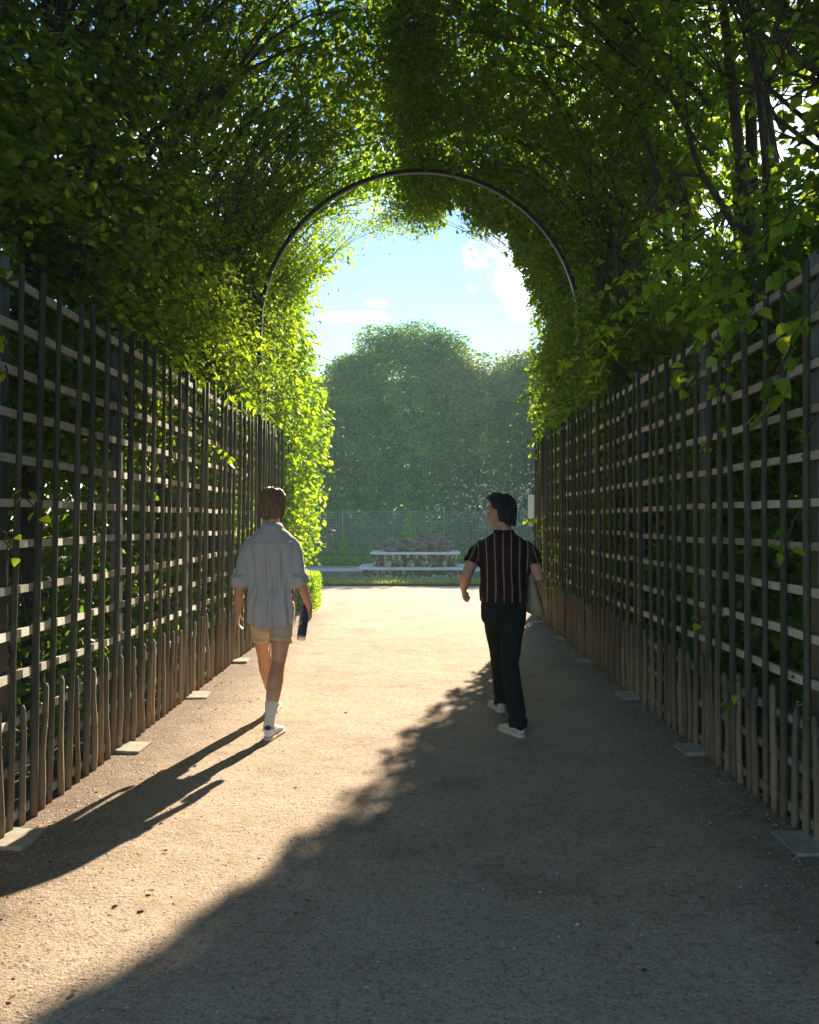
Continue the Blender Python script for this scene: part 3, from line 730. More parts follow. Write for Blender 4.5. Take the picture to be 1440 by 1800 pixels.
def spray(tree, start, end, nleaf, L, sag=.1, spread=.05, subtw=2):
    start, end = Vector(start), Vector(end); mb = MB(); n = 8
    side = (end - start).cross(Vector((0, 0, 1))).normalized()
    tw = []
    pts = [start.lerp(end, i / n) + Vector((rnd.gauss(0, .008), rnd.gauss(0, .008), -sag * (i / n) ** 2)) for i in range(n + 1)]
    mb.tube(pts, [.0045 * (1 - .7 * i / n) + .0012 for i in range(n + 1)], 5); tw.append(pts)
    for k in range(subtw):
        i = rnd.randint(2, n - 2); s = rnd.choice((-1, 1)); ln = (end - start).length * rnd.uniform(.25, .5)
        d = ((end - start).normalized() * .7 + side * s * .7 + Vector((0, 0, rnd.uniform(-.3, .2)))).normalized()
        p2 = [pts[i] + d * ln * j / 5 + Vector((0, 0, -.04 * (j / 5) ** 2)) for j in range(6)]
        mb.tube(p2, [.0026, .0024, .0021, .0018, .0015, .001], 4); tw.append(p2)
    st = mb.build('leafy_spray', M['bark'], tree)
    for k in range(nleaf):
        ch = tw[0] if rnd.random() < .55 or len(tw) == 1 else rnd.choice(tw[1:])
        f = rnd.uniform(.15, 1) * (len(ch) - 1); i = min(int(f), len(ch) - 2); p = ch[i].lerp(ch[i + 1], f - i)
        ax = (ch[i + 1] - ch[i]).normalized(); s = rnd.choice((-1, 1)); sd = ax.cross(Vector((0, 0, 1))).normalized()
        d = ax * .5 + sd * s * .8 + Vector((rnd.gauss(0, .25), rnd.gauss(0, .25), -.45 + rnd.gauss(0, .25)))
        pe = p + d.normalized() * .02 + Vector((rnd.gauss(0, spread * .3), rnd.gauss(0, spread * .3), rnd.gauss(0, spread * .3)))
        nrm = Vector((rnd.gauss(0, .4), -.45 + rnd.gauss(0, .4), 1))
        place_leaf(pe, d, nrm, L * rnd.uniform(.65, 1.2), st)
TR = lambda i: trees[(1, i)]
TL = lambda i: trees[(-1, i)]
for (px0, py0, px1, py1, Y, n, L, ti) in [
    (1330, 430, 1215, 560, 4.0, 26, .085, 3), (1400, 430, 1290, 560, 3.9, 24, .085, 2), (1290, 440, 1160, 540, 4.5, 26, .08, 3), (1250, 400, 1130, 480, 4.8, 24, .08, 3),
    (1440, 500, 1350, 660, 3.7, 16, .085, 2), (1400, 590, 1345, 690, 3.7, 12, .085, 2), (1280, 520, 1200, 610, 4.3, 16, .075, 3), (1340, 480, 1260, 590, 4.0, 18, .085, 2),
    (1440, 330, 1320, 420, 4.0, 22, .085, 2), (1440, 200, 1340, 330, 4.3, 20, .085, 2), (1330, 330, 1180, 420, 4.9, 24, .08, 3), (1200, 350, 1060, 430, 6.2, 24, .08, 4),
    (1180, 420, 1050, 500, 6.4, 22, .08, 4), (1150, 500, 1010, 590, 7.2, 22, .08, 4), (1100, 560, 1000, 620, 7.8, 20, .08, 4), (1060, 590, 960, 660, 8.6, 22, .08, 5),
    (1120, 560, 1040, 650, 7.0, 18, .08, 4), (1290, 620, 1235, 700, 4.25, 9, .055, 3), (1235, 640, 1205, 660, 4.4, 7, .055, 3), (1270, 740, 1235, 775, 4.4, 6, .05, 3),
    (1400, 900, 1355, 960, 3.9, 9, .06, 2), (1430, 740, 1400, 760, 3.9, 5, .05, 2), (1240, 1085, 1225, 1075, 4.5, 4, .06, 3), (1300, 1190, 1270, 1215, 4.1, 4, .055, 3),
    (1020, 700, 940, 720, 9.8, 18, .08, 5), (980, 660, 905, 700, 11.5, 24, .08, 6), (960, 740, 925, 770, 12.8, 14, .08, 7), (950, 770, 925, 800, 13.4, 8, .08, 7), (955, 900, 915, 920, 13.4, 16, .09, 7), (955, 930, 925, 960, 13.2, 9, .08, 7), (975, 880, 955, 930, 11.6, 12, .05, 6), (985, 930, 965, 1000, 11.2, 16, .05, 6), (990, 985, 975, 1040, 10.6, 14, .05, 6)]:
    spray(TR(ti), pt(px0, py0, Y), pt(px1, py1, Y * .985), n, L)
for (px0, py0, px1, py1, Y, n, L, ti) in [
    (-30, 560, 25, 600, 3.85, 6, .08, 2), (10, 640, 8, 660, 3.85, 2, .08, 2), (15, 840, 65, 870, 3.95, 5, .065, 2), (-5, 930, 15, 950, 3.9, 3, .06, 2),
    (350, 620, 420, 690, 7.4, 16, .07, 4), (370, 650, 450, 690, 7.8, 14, .075, 4), (370, 780, 420, 800, 7.7, 13, .07, 5), (300, 600, 350, 650, 6.6, 12, .06, 4),
    (380, 690, 440, 720, 8.3, 12, .07, 5), (430, 560, 500, 640, 9.2, 24, .08, 5), (300, 470, 380, 560, 6.8, 30, .07, 4), (370, 500, 430, 590, 8.0, 30, .075, 4), (300, 380, 360, 470, 7.0, 24, .07, 3), (240, 560, 320, 620, 5.8, 20, .06, 3),
    (400, 560, 470, 660, 8.6, 24, .08, 5)]:
    spray(TL(ti), pt(px0, py0, Y), pt(px1, py1, Y * 1.015), n, L, sag=.12)
# big bright leaves on the sunlit end of the left hedge
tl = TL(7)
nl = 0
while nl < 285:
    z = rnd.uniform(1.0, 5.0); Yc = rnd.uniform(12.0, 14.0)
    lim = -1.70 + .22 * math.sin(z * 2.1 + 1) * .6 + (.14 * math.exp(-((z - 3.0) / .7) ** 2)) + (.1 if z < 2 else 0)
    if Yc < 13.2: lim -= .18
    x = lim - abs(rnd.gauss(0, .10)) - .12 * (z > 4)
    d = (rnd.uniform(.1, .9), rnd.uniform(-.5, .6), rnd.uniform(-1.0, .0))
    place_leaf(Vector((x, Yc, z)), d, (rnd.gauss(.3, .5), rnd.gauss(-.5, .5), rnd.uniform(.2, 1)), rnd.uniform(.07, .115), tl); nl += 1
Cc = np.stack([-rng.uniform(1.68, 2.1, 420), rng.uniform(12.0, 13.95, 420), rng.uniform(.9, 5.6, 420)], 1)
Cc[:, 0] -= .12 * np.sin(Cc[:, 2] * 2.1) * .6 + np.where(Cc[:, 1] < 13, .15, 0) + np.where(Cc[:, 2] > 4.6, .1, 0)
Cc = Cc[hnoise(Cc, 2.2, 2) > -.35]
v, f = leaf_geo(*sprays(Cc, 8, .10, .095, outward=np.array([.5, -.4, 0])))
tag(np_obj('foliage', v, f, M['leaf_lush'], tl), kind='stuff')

# ------------------------------------------------------------------ box hedges, cones, far trees
def shell_leaves(pts, nrm, L, jitter=.25):
    n = len(pts); D = unit(np.cross(nrm, rng.normal(0, 1, (n, 3)))) + nrm * .5 + np.array([0, 0, .2])
    N = nrm + rng.normal(0, jitter * 2, (n, 3)); return leaf_geo(pts, D, N, L * rng.uniform(.7, 1.3, n))
def box_surface(x0, x1, y0, y1, z0, z1, n, rough):
    A = np.array([(x1 - x0) * (y1 - y0), (x1 - x0) * (z1 - z0), (x1 - x0) * (z1 - z0), (y1 - y0) * (z1 - z0), (y1 - y0) * (z1 - z0)])
    fidx = rng.choice(5, n, p=A / A.sum()); u, v = rng.random(n), rng.random(n)
    X = x0 + (x1 - x0) * u; Y = y0 + (y1 - y0) * v; Z = np.full(n, z1, float); N = np.tile([0., 0, 1], (n, 1))
    for k, (yy, ny) in ((1, (y0, -1)), (2, (y1, 1))):
        m = fidx == k; Y[m] = yy; Z[m] = z0 + (z1 - z0) * v[m]; N[m] = (0, ny, 0)
    for k, (xx, nx) in ((3, (x0, -1)), (4, (x1, 1))):
        m = fidx == k; X[m] = xx; Y[m] = y0 + (y1 - y0) * u[m]; Z[m] = z0 + (z1 - z0) * v[m]; N[m] = (nx, 0, 0)
    P = np.stack([X, Y, Z], 1); P += N * rng.normal(0, rough, n)[:, None]; return P, N
def hedge(name, x0, x1, y0, y1, h, n, L, label, mat='leaf_box'):
    e = empty(name, label, 'hedge', ((x0 + x1) / 2, (y0 + y1) / 2, 0))
    P, N = box_surface(x0, x1, y0, y1, 0, h, n, .02); P -= np.array(e.location)
    v, f = shell_leaves(P, N, L); tag(np_obj('foliage', v, f, M[mat], e), kind='stuff')
    MB().box((0, 0, h / 2 - .02), (x1 - x0 - .08, y1 - y0 - .08, h - .05)).build('twig_core', M['box_core'], e)
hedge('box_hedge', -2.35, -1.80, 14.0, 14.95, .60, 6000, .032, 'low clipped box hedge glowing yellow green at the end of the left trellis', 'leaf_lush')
hedge('box_hedge', -9, 9, 27.6, 28.3, .23, 12000, .08, 'lower front row of clipped box hedge across the far lawn')
hedge('box_hedge', -9, 9, 29.4, 30.3, .37, 14000, .08, 'taller back row of clipped box hedge at the foot of the far lattice')
def cone(x, y, r, h, label):
    e = empty('clipped_cone', label, 'topiary', (x, y, 0), group='clipped topiary cones before the far lattice')
    n = 5000; u = rng.random(n); t = 1 - np.sqrt(1 - u * .995); a = rng.uniform(0, 6.283, n); rr = r * (1 - t)
    P = np.stack([rr * np.cos(a), rr * np.sin(a), t * h], 1); N = unit(np.stack([np.cos(a), np.sin(a), np.full(n, r / h)], 1)); P += N * rng.normal(0, .008, n)[:, None]
    v, f = shell_leaves(P, N, .045); tag(np_obj('foliage', v, f, M['leaf_cone'], e), kind='stuff')
    MB().tube([(0, 0, 0), (0, 0, h * .97)], [r * .93, .01], 16).build('twig_core', M['box_core'], e)
cone(-2.83, 31.0, .22, 1.25, 'small clipped yew cone beside the far left end of the pool')
cone(-.345, 31.0, .48, 2.02, 'tall clipped yew cone rising behind the fountain rocks')
# far lattice
e = empty('lattice_fence', 'low grey green lattice fence in front of the tall far hedge', 'fence', (0, 32.2, 0))
lm = MB()
for i in range(int(18 / .125)):
    x = -9 + i * .125 + rnd.uniform(-.006, .006); lm.box((x, 0, .96), (.018, .014, 1.92 + rnd.uniform(-.03, .03)))
for k in range(15): lm.box((0, .018, .12 + k * .125), (18, .014, .018))
tag(lm.build('lattice_work', M['lattice'], e), kind='stuff')
for i in range(10): MB().box((-9 + i * 2, .06, .98), (.06, .06, 1.98)).build('post', M['lattice'], e)

def far_tree(x, y, w, d, h, clip, n, label, seed, mat='leaf_far', top_w=.75, lobes=6, shape=None):
    """clipped wall below, free crown above"""
    e = empty('far_hornbeam', label, 'tree', (x, y, 0), group='tall hornbeams behind the far lattice')
    q = np.random.default_rng(seed)
    n1 = int(n * .55)
    # wall front and sides
    X = q.uniform(-w / 2, w / 2, n1); Z = q.uniform(0.0, clip, n1); dep = q.beta(1, 3, n1) * .7
    Yf = -d / 2 + dep + .40 * hnoise(np.stack([X, Z * 0, Z * .5], 1), 1.0, seed) + .18 * hnoise(np.stack([X, Z * 0, Z * 1.6], 1), 3.0, seed + 2) + .045 * (Z - clip * .5)
    P1 = np.stack([X, Yf, Z], 1)
    # crown lobes
    Pn = []; n2 = n - n1; 
    for k in range(lobes):
        cx = q.uniform(-w / 2 * top_w, w / 2 * top_w); cz_ = clip + (h - clip) * q.uniform(.1, .64); rr = (h - clip) * q.uniform(.36, .52)
        if k == 0: cx = w * .05; cz_ = h - rr * 1.0
        if shape: cx, cz_, rr = shape[k]
        m = n2 // lobes; dirs = unit(q.normal(0, 1, (m, 3))); rad = rr * (q.random(m) ** .45)
        rad *= 1 + .22 * hnoise(dirs * 2, 1.6, seed + k)
        c = np.array([cx, q.uniform(-d / 4, d / 4), cz_]); Pn.append(c + dirs * rad[:, None] * np.array([1.15, .8, .85]))
    P = np.concatenate([P1] + Pn); P = P[P[:, 2] > 0]
    P = P[hnoise(P, 2.6, seed + 5) > -.95]
    N = np.stack([q.normal(0, .5, len(P)), -.5 + q.normal(0, .5, len(P)), q.uniform(.2, 1.2, len(P))], 1)
    D = np.stack([q.normal(0, 1, len(P)), q.normal(-.3, .7, len(P)), q.normal(-.25, .45, len(P))], 1)
    v, f = leaf_geo(P, D, N, .15 * q.uniform(.6, 1.3, len(P)), True); tag(np_obj('crown', v, f, M[mat], e), kind='stuff')
    mb = MB(); mb.tube([(0, .2, 0), (.1, .2, h * .4), (0, .25, h * .85)], [.2, .15, .03], 8)
    for _ in range(6):
        z = q.uniform(.35, .75) * h; mb.tube([(0, .2, z), (q.uniform(-1, 1), .2, z + 1.0), (q.uniform(-1.8, 1.8), .1, z + 2.0)], [.06, .04, .01], 5)
    mb.build('trunk', M['bark'], e)
for a in [(-9.6, 35.4, 4.2, 2.4, 8.0, 6.2, 15000, 'clipped hornbeam at the far left of the hedge wall', 11),
          (-5.6, 35.2, 3.8, 2.4, 7.6, 6.4, 22000, 'clipped hornbeam left of the domed tree, its crown low', 12),
          (-2.9, 35.3, 2.6, 2.4, 9.0, 6.8, 24000, 'narrow hornbeam at the left shoulder of the domed tree', 13),
          (-.30, 35.6, 4.3, 2.6, 10.3, 7.4, 48000, 'tallest domed hornbeam rising above the fountain', 14, 'leaf_far', .75, 7, [(-1.25, 9.0, 1.15), (.1, 9.15, 1.2), (1.35, 8.9, 1.1), (-.3, 8.1, 1.5), (-1.9, 8.0, 1.1), (1.75, 7.9, 1.1), (.8, 8.0, 1.4)]),
          (2.4, 35.2, 2.4, 2.4, 9.0, 6.6, 22000, 'hornbeam with paler loose shoots right of the domed tree', 15, 'leaf_pale'),
          (4.5, 35.4, 2.3, 2.4, 9.1, 6.8, 22000, 'pale hornbeam with a pointed top right of the fountain', 16, 'leaf_pale'),
          (7.0, 35.2, 3.4, 2.4, 8.9, 6.6, 16000, 'clipped hornbeam behind the end of the right trellis', 17),
          (10.6, 35.4, 4.2, 2.4, 8.2, 6.2, 12000, 'clipped hornbeam at the far right of the hedge wall', 18)]:
    far_tree(*a)
# dark mass behind the wall so no light leaks
n = 12000; P = np.stack([rng.uniform(-13, 13, n), rng.uniform(36.3, 38.0, n), rng.uniform(0, 7.8, n)], 1)
v, f = leaf_geo(P, rng.normal(0, 1, (n, 3)), rng.normal(0, 1, (n, 3)), np.full(n, .55)); tag(np_obj('leaf_blocker', v, f, M['leaf_far']), 'leaf mass added behind the far hornbeam wall to block light leaks', 'leaf_blocker', kind='stuff')
# white roses on the lattice side
n = 300; P = np.stack([rng.normal(3.4, 1.3, n), 32.55 + rng.uniform(-.15, .5, n), np.abs(rng.normal(2.2, 1.0, n))], 1)
P = np.repeat(P, 5, 0) + rng.normal(0, .018, (n * 5, 3)); n *= 5
v, f = leaf_geo(P, rng.normal(0, 1, (n, 3)), rng.normal(0, 1, (n, 3)) + np.array([0, -1.5, .8]), np.full(n, .05)); tag(np_obj('rose_blossom', v, f, M['rose']), 'white rose blossoms dotted over the hedge right of the fountain', 'flowers', kind='stuff')

# ------------------------------------------------------------------ fountain
ft = empty('tiered_fountain', 'two tiered rockwork fountain with pale slab rims in the dark pool', 'fountain', (-.09, 23.0, 0))
def ring_pts(hw, hd, cut, n_off=0):
    return [(-hw + cut, -hd), (hw - cut, -hd), (hw, -hd + cut), (hw, hd - cut), (hw - cut, hd), (-hw + cut, hd), (-hw, hd - cut), (-hw, -hd + cut)]
def slab8(hw, hd, cut, z0, z1, name, mat):
    r = ring_pts(hw, hd, cut); V = [(x, y, z0) for x, y in r] + [(x, y, z1 - .012) for x, y in r] + [(x * .99, y * .99, z1) for x, y in r]
    F = [tuple(reversed(range(8)))] + [(i, (i + 1) % 8, 8 + (i + 1) % 8, 8 + i) for i in range(8)] + [(8 + i, 8 + (i + 1) % 8, 16 + (i + 1) % 8, 16 + i) for i in range(8)] + [tuple(range(16, 24))]
    return MB().add(V, F).build(name, mat, ft)
slab8(1.56, 1.15, .35, .215, .275, 'lower_slab', M['stone'])
slab8(1.24, .80, .3, .615, .675, 'upper_slab', M['stone'])
def rock_mesh(mb, c, r, seed, sub=2, amp=.3):
    bm = bmesh.new(); bmesh.ops.create_icosphere(bm, subdivisions=sub, radius=1)
    for v in bm.verts:
        k = 1 + amp * mnoise.noise(v.co * 1.7 + Vector((seed * 3.3, seed, 0))) + amp * .5 * mnoise.noise(v.co * 4.5 + Vector((seed, 2, 0))) + (amp * .35 * mnoise.noise(v.co * 11 + Vector((seed, 2, 5))) if sub > 3 else 0)
        v.co = Vector((v.co.x * r[0] * k, v.co.y * r[1] * k, v.co.z * r[2] * k)) + Vector(c)
    bm.verts.ensure_lookup_table(); mb.add([v.co.copy() for v in bm.verts], [[v.index for v in f.verts] for f in bm.faces]); bm.free()
def rockwork(hw, hd, cut, z0, z1, inset, n, name):
    mb = MB(); r = ring_pts(hw, hd, cut)
    slabc = MB().box((0, 0, (z0 + z1) / 2), (2 * (hw - .3), 2 * (hd - .3), z1 - z0))
    mb.add(slabc.V, slabc.F)
    per = [math.dist(r[i], r[(i + 1) % 8]) for i in range(8)]; T = sum(per)
    for k in range(n):
        s = rnd.uniform(0, T); i = 0
        while s > per[i]: s -= per[i]; i += 1
        t = s / per[i]; x = r[i][0] * (1 - t) + r[(i + 1) % 8][0] * t; y = r[i][1] * (1 - t) + r[(i + 1) % 8][1] * t
        z = rnd.uniform(z0, z1 - .03); f = 1 - inset * (1 - (z - z0) / (z1 - z0)) / hw - .05
        sz_ = rnd.uniform(.04, .085)
        rock_mesh(mb, (x * f, y * f, z), (sz_, sz_, sz_ * rnd.uniform(.9, 1.6)), k, 1, .5)
    o = mb.build(name, M['rock'], ft); tag(o, kind='stuff'); return o
rockwork(1.22, .78, .3, .275, .62, .10, 520, 'upper_rockwork')
rockwork(1.52, 1.12, .35, -.25, .22, .34, 620, 'lower_rockwork')
for i, (x, w, h) in enumerate([(-.62, .36, .30), (.0, .40, .27), (.58, .42, .34)]):
    mb = MB()
    rock_mesh(mb, (x, 0, .66 + h * .40), (w, .42, h * .85), 30 + i, 4, .55); mb.build('rock', M['rock_grey'], ft)
for k in range(17):
    x = -1.3 + k * .163 + rnd.uniform(-.03, .03); rr = rnd.uniform(.07, .12)
    mb = MB(); rock_mesh(mb, (x, -1.46 + rnd.uniform(-.05, .03), .0), (rr, rr, rr * 1.1), 60 + k, 2, .22); mb.build('boulder', M['boulder'], ft, True)

# ------------------------------------------------------------------ sign at the end of the right trellis
sg = empty('sign_board', 'pale blue grey notice board on the far end of the right trellis', 'sign', (FX_R - .06, 13.35, 1.78), R(0))
rot = Matrix.Rotation(R(-58), 3, 'Z')
M['plate'] = simple('pale enamel plate', (.50, .62, .66), (.56, .67, .71), 3, .35, .02, spec=.5)
M['ink'] = simple('dark printed ink', (.02, .02, .025), (.03, .03, .035), 9, .6, .02)
M['white'] = simple('white plate', (.75, .75, .73), (.8, .8, .78), 3, .4, .02)
MB().box((-.03, 0, 0), (.15, .008, .39), rot).build('plate', M['plate'], sg)
sp = MB().box((-.03, 0, -.27), (.10, .008, .10), rot).build('pictogram_plate', M['white'], sg)
MB().box((-.036, -.006, -.255), (.045, .005, .03), rot).box((-.034, -.006, -.295), (.065, .005, .016), rot).build('pictogram', M['ink'], sp)
MB().box((.0, .02, -.05), (.02, .02, .7)).build('bracket', M['post'], sg)

# ------------------------------------------------------------------ people
def skin_mat(name, c1, c2):
    m, nt = new_mat(name); v = coords(nt); f = ntex(nt, v, 9, 3)
    b = principled(nt, ramp(nt, f, [(.3, c1), (.7, c2)]), .5, .4)
    b.inputs['Subsurface Weight'].default_value = .12; b.inputs['Subsurface Radius'].default_value = (.02, .008, .004); b.inputs['Subsurface Scale'].default_value = .6
    return m
M['skin'] = skin_mat('tanned skin', (.50, .24, .13), (.58, .30, .18))
M['skin2'] = skin_mat('warm brown skin', (.42, .22, .14), (.50, .28, .18))
def cloth(name, c1, c2, scale=60, bs=.15, rough=.9):
    m, nt = new_mat(name); v = coords(nt); f = ntex(nt, v, scale, 3); big = ntex(nt, v, 5, 3)
    col = mixc(nt, .5, ramp(nt, f, [(.3, c1), (.7, c2)]), ramp(nt, big, [(.3, c1), (.7, c2)]))
    b = principled(nt, col, rough, .2); b.inputs['Sheen Weight'].default_value = .15
    n1 = bump(nt, b, ntex(nt, coords(nt, 'Object', (1, 1, .35)), 16, 4), .35, .02)
    w = ntex(nt, v, 400, 2); bump(nt, b, w, bs, .002, n1); return m
M['shirt'] = cloth('light blue grey cotton', (.37, .365, .355), (.45, .44, .425))
M['shorts'] = cloth('sand cotton shorts', (.46, .36, .23), (.54, .43, .29))
M['trouser'] = cloth('black trousers', (.012, .011, .0105), (.024, .022, .021))
M['sock'] = cloth('white ribbed sock', (.62, .58, .52), (.72, .68, .62))
M['shoe'] = simple('white leather shoe', (.62, .60, .56), (.72, .70, .66), 14, .5, .15)
M['sole'] = simple('pale rubber sole', (.50, .47, .42), (.60, .57, .52), 20, .7, .2)
M['shoe2'] = simple('beige suede shoe', (.50, .44, .35), (.60, .53, .44), 14, .7, .2)
M['lace'] = simple('dark lining', (.02, .02, .025), (.035, .035, .04), 14, .7, .1)
def hair_mat(name, c1, c2, rough=.4):
    m, nt = new_mat(name); v = coords(nt, 'Object', (14, 14, 1.0)); f = ntex(nt, v, 7, 5, .7)
    b = principled(nt, ramp(nt, f, [(.3, c1), (.7, c2)]), rough, .5); bump(nt, b, f, .9, .02); return m
M['hair'] = hair_mat('chestnut hair', (.06, .03, .015), (.38, .22, .11), .35)
M['hair2'] = hair_mat('black hair', (.006, .005, .005), (.018, .015, .014), .5)
M['eye'] = simple('eye white', (.6, .6, .58), (.65, .65, .62), 4, .3, .02)
M['iris'] = simple('dark iris', (.03, .02, .015), (.05, .03, .02), 4, .3, .02)
M['lip'] = simple('lips', (.42, .16, .13), (.46, .19, .15), 9, .5, .02)
def stripe_mat():
    m, nt = new_mat('black knit with rust stripes')
    at = mk(nt, 'ShaderNodeAttribute'); at.attribute_name = 'stripe'
    mo = mk(nt, 'ShaderNodeMath', operation='PINGPONG'); nt.links.new(at.outputs['Fac'], mo.inputs[0]); mo.inputs[1].default_value = .5
    fine = ramp(nt, mo.outputs[0], [(.0, (.30, .14, .085)), (.055, (.34, .17, .11)), (.075, (.010, .008, .009)), (.21, (.010, .008, .009)), (.24, (.035, .010, .010)), (.32, (.035, .010, .010)), (.35, (.010, .008, .009))])
    b = principled(nt, fine, .9, .2)
    n1 = bump(nt, b, ntex(nt, coords(nt, 'Object', (1, 1, .35)), 14, 4), .3, .02); return m
M['stripe'] = stripe_mat()

def hand(mb, wrist, dirv, palm_n, thumb_side, curl, scale=1.0, spread=.1):
    """palm, four unequal bent fingers and a thumb; dirv: fingers, palm_n: palm faces, thumb_side: +1/-1"""
    d = Vector(dirv).normalized(); pn = Vector(palm_n); pn = (pn - d * pn.dot(d)).normalized(); s = d.cross(pn) * thumb_side
    w = Vector(wrist); k = scale
    rotm = Matrix((s, pn, d)).transposed()
    mb.ell(w + d * .048 * k, (.040 * k, .016 * k, .052 * k), rotm)
    mb.capsule([w - d * .015, w + d * .03 * k], [.026 * k, .028 * k], 10, .75, s)
    lens = [.070, .078, .072, .056]
    for i, L in enumerate(lens):
        off = (.030 - i * .0195) * k
        p = w + d * .088 * k + s * off
        dd = (d + s * spread * (1.5 - i) * .35).normalized(); pts = [p - d * .02]; cur = p; a = 0
        for j, fr in enumerate((.45, .30, .25)):
            a += curl * (.7, 1.0, .8)[j]
            v = (dd * math.cos(a) + pn * math.sin(a)).normalized(); pts.append(cur); cur = cur + v * L * fr * k
        pts.append(cur); mb.capsule(pts, [.0095 * k, .0095 * k, .009 * k, .0085 * k, .0075 * k], 8)
    p = w + d * .028 * k + s * .028 * k
    v1 = (d * .7 + s * .7 + pn * .35).normalized(); v2 = (d + s * .1 + pn * (.5 + curl * .4)).normalized()
    mb.capsule([p, p + v1 * .035 * k, p + v1 * .035 * k + v2 * .045 * k], [.013 * k, .0115 * k, .009 * k], 8)

def head(mb, c, yaw, k=1.0):
    """c: centre of the skull; face looks along +Y turned by yaw"""
    rz = Matrix.Rotation(yaw, 3, 'Z'); c = Vector(c)
    def P(x, y, z): return c + rz @ (Vector((x, y, z)) * k)
    mb.ell(P(0, -.012, .018), (.077 * k, .095 * k, .100 * k), rz, 24, 16)
    mb.ell(P(0, .030, -.030), (.062 * k, .068 * k, .085 * k), rz, 20, 14)
    mb.ell(P(0, .056, -.088), (.040 * k, .036 * k, .030 * k), rz)       # chin
    for s in (-1, 1):
        mb.ell(P(s * .045, .045, -.055), (.026 * k, .036 * k, .040 * k), rz)  # cheeks and jaw
        mb.ell(P(s * .079, -.002, -.018), (.010 * k, .020 * k, .033 * k), rz @ Matrix.Rotation(R(-s * 18), 3, 'Z'))  # ears
        mb.ell(P(s * .030, .086, .022), (.026 * k, .012 * k, .009 * k), rz)   # brow
    mb.capsule([P(0, .092, .012), P(0, .102, -.016), P(0, .107, -.030)], [.009 * k, .010 * k, .013 * k], 10)  # nose
    mb.ell(P(0, .094, -.062), (.024 * k, .012 * k, .007 * k), rz); mb.ell(P(0, .092, -.072), (.022 * k, .012 * k, .008 * k), rz)
    return P, rz
def face_parts(P, rz, k, parent):
    for s in (-1, 1):
        e = MB().ell(P(s * .030, .083, .003), (.014 * k, .011 * k, .009 * k), rz, 12, 8).build('eye', M['eye'], parent, True)
        MB().ell(P(s * .030, .0935, .003), (.0055 * k, .002 * k, .0055 * k), rz, 10, 6).build('iris', M['iris'], e, True)
    MB().ell(P(0, .101, -.066), (.023 * k, .0065 * k, .0085 * k), rz, 12, 8).build('lips', M['lip'], parent, True)

def shoe_part(name, mat, solemat, heel, yaw, parent, L=.295, pitch=0, heel_tab=False):
    """heel: point on the ground under the heel; yaw turns the toe left (+)"""
    rz = Matrix.Rotation(yaw, 3, 'Z') @ Matrix.Rotation(pitch, 3, 'X'); hp = Vector(heel)
    def sec(y, w, z0, z1, cx=0, n=14):
        out = []
        for k in range(n):
            a = 2 * math.pi * k / n; ca, sa = math.cos(a), math.sin(a)
            out.append(hp + rz @ Vector((cx + w * math.copysign(abs(ca) ** .75, ca), y, (z0 + z1) / 2 + (z1 - z0) / 2 * math.copysign(abs(sa) ** .75, sa))))
        return out
    prof = [(.0, .020, .03, .075), (.012, .031, .025, .098), (.045, .035, .022, .108), (.09, .035, .022, .105), (.125, .037, .022, .092), (.17, .043, .022, .075), (.215, .046, .022, .062), (.255, .042, .022, .052), (.28, .030, .024, .044), (L, .012, .028, .036)]
    V = []; F = []; n = 14
    for p in prof: V += sec(*p)
    m = len(prof)
    for i in range(m - 1):
        for k in range(n): F.append((i * n + k, (i + 1) * n + k, (i + 1) * n + (k + 1) % n, i * n + (k + 1) % n))
    F += [tuple(range(n)), tuple(reversed(range((m - 1) * n, m * n)))]
    o = MB().add(V, F).build(name, mat, parent, True)
    o.modifiers.new('s', 'SUBSURF').render_levels = 1
    # sole
    out = []; q = [(-.002, .020), (.006, .029), (.02, .035), (.06, .0365), (.12, .037), (.17, .044), (.22, .047), (.26, .043), (.28, .034), (.292, .024), (L + .003, .010)]
    loop = [(w, y) for y, w in q] + [(-w, y) for y, w in reversed(q)]; nn = len(loop)
    V = [hp + rz @ Vector((x, y, 0.002)) for x, y in loop] + [hp + rz @ Vector((x * .97, y, .026)) for x, y in loop]
    F = [tuple(reversed(range(nn))), tuple(range(nn, 2 * nn))] + [(i, (i + 1) % nn, nn + (i + 1) % nn, nn + i) for i in range(nn)]
    MB().add(V, F).build('sole', solemat, o, True)
    if heel_tab:
        tb = MB().ell(hp + rz @ Vector((0, .008, .092)), (.026, .010, .018), rz, 14, 8).build('heel_tab', M['lace'], o, True)
        for s in (-1, 1): MB().ell(hp + rz @ Vector((s * .034, .05, .088)), (.006, .035, .006), rz, 10, 6).build('side_stripe', M['lace'], o, True)
    MB().ell(hp + rz @ Vector((0, .062, .104)), (.026, .045, .008), rz, 14, 8).build('lining', M['lace'], o, True)
    for j in range(4):
        MB().box(hp + rz @ Vector((0, .118 + j * .018, .097 - j * .0078)), (.05, .006, .005), rz).build('lace', M['lace'] if not heel_tab else M['shoe'], o)
    return o

def folds(amp, fn):
    def f(co, no): return co + no * (amp * fn(co))[:, None]
    return f

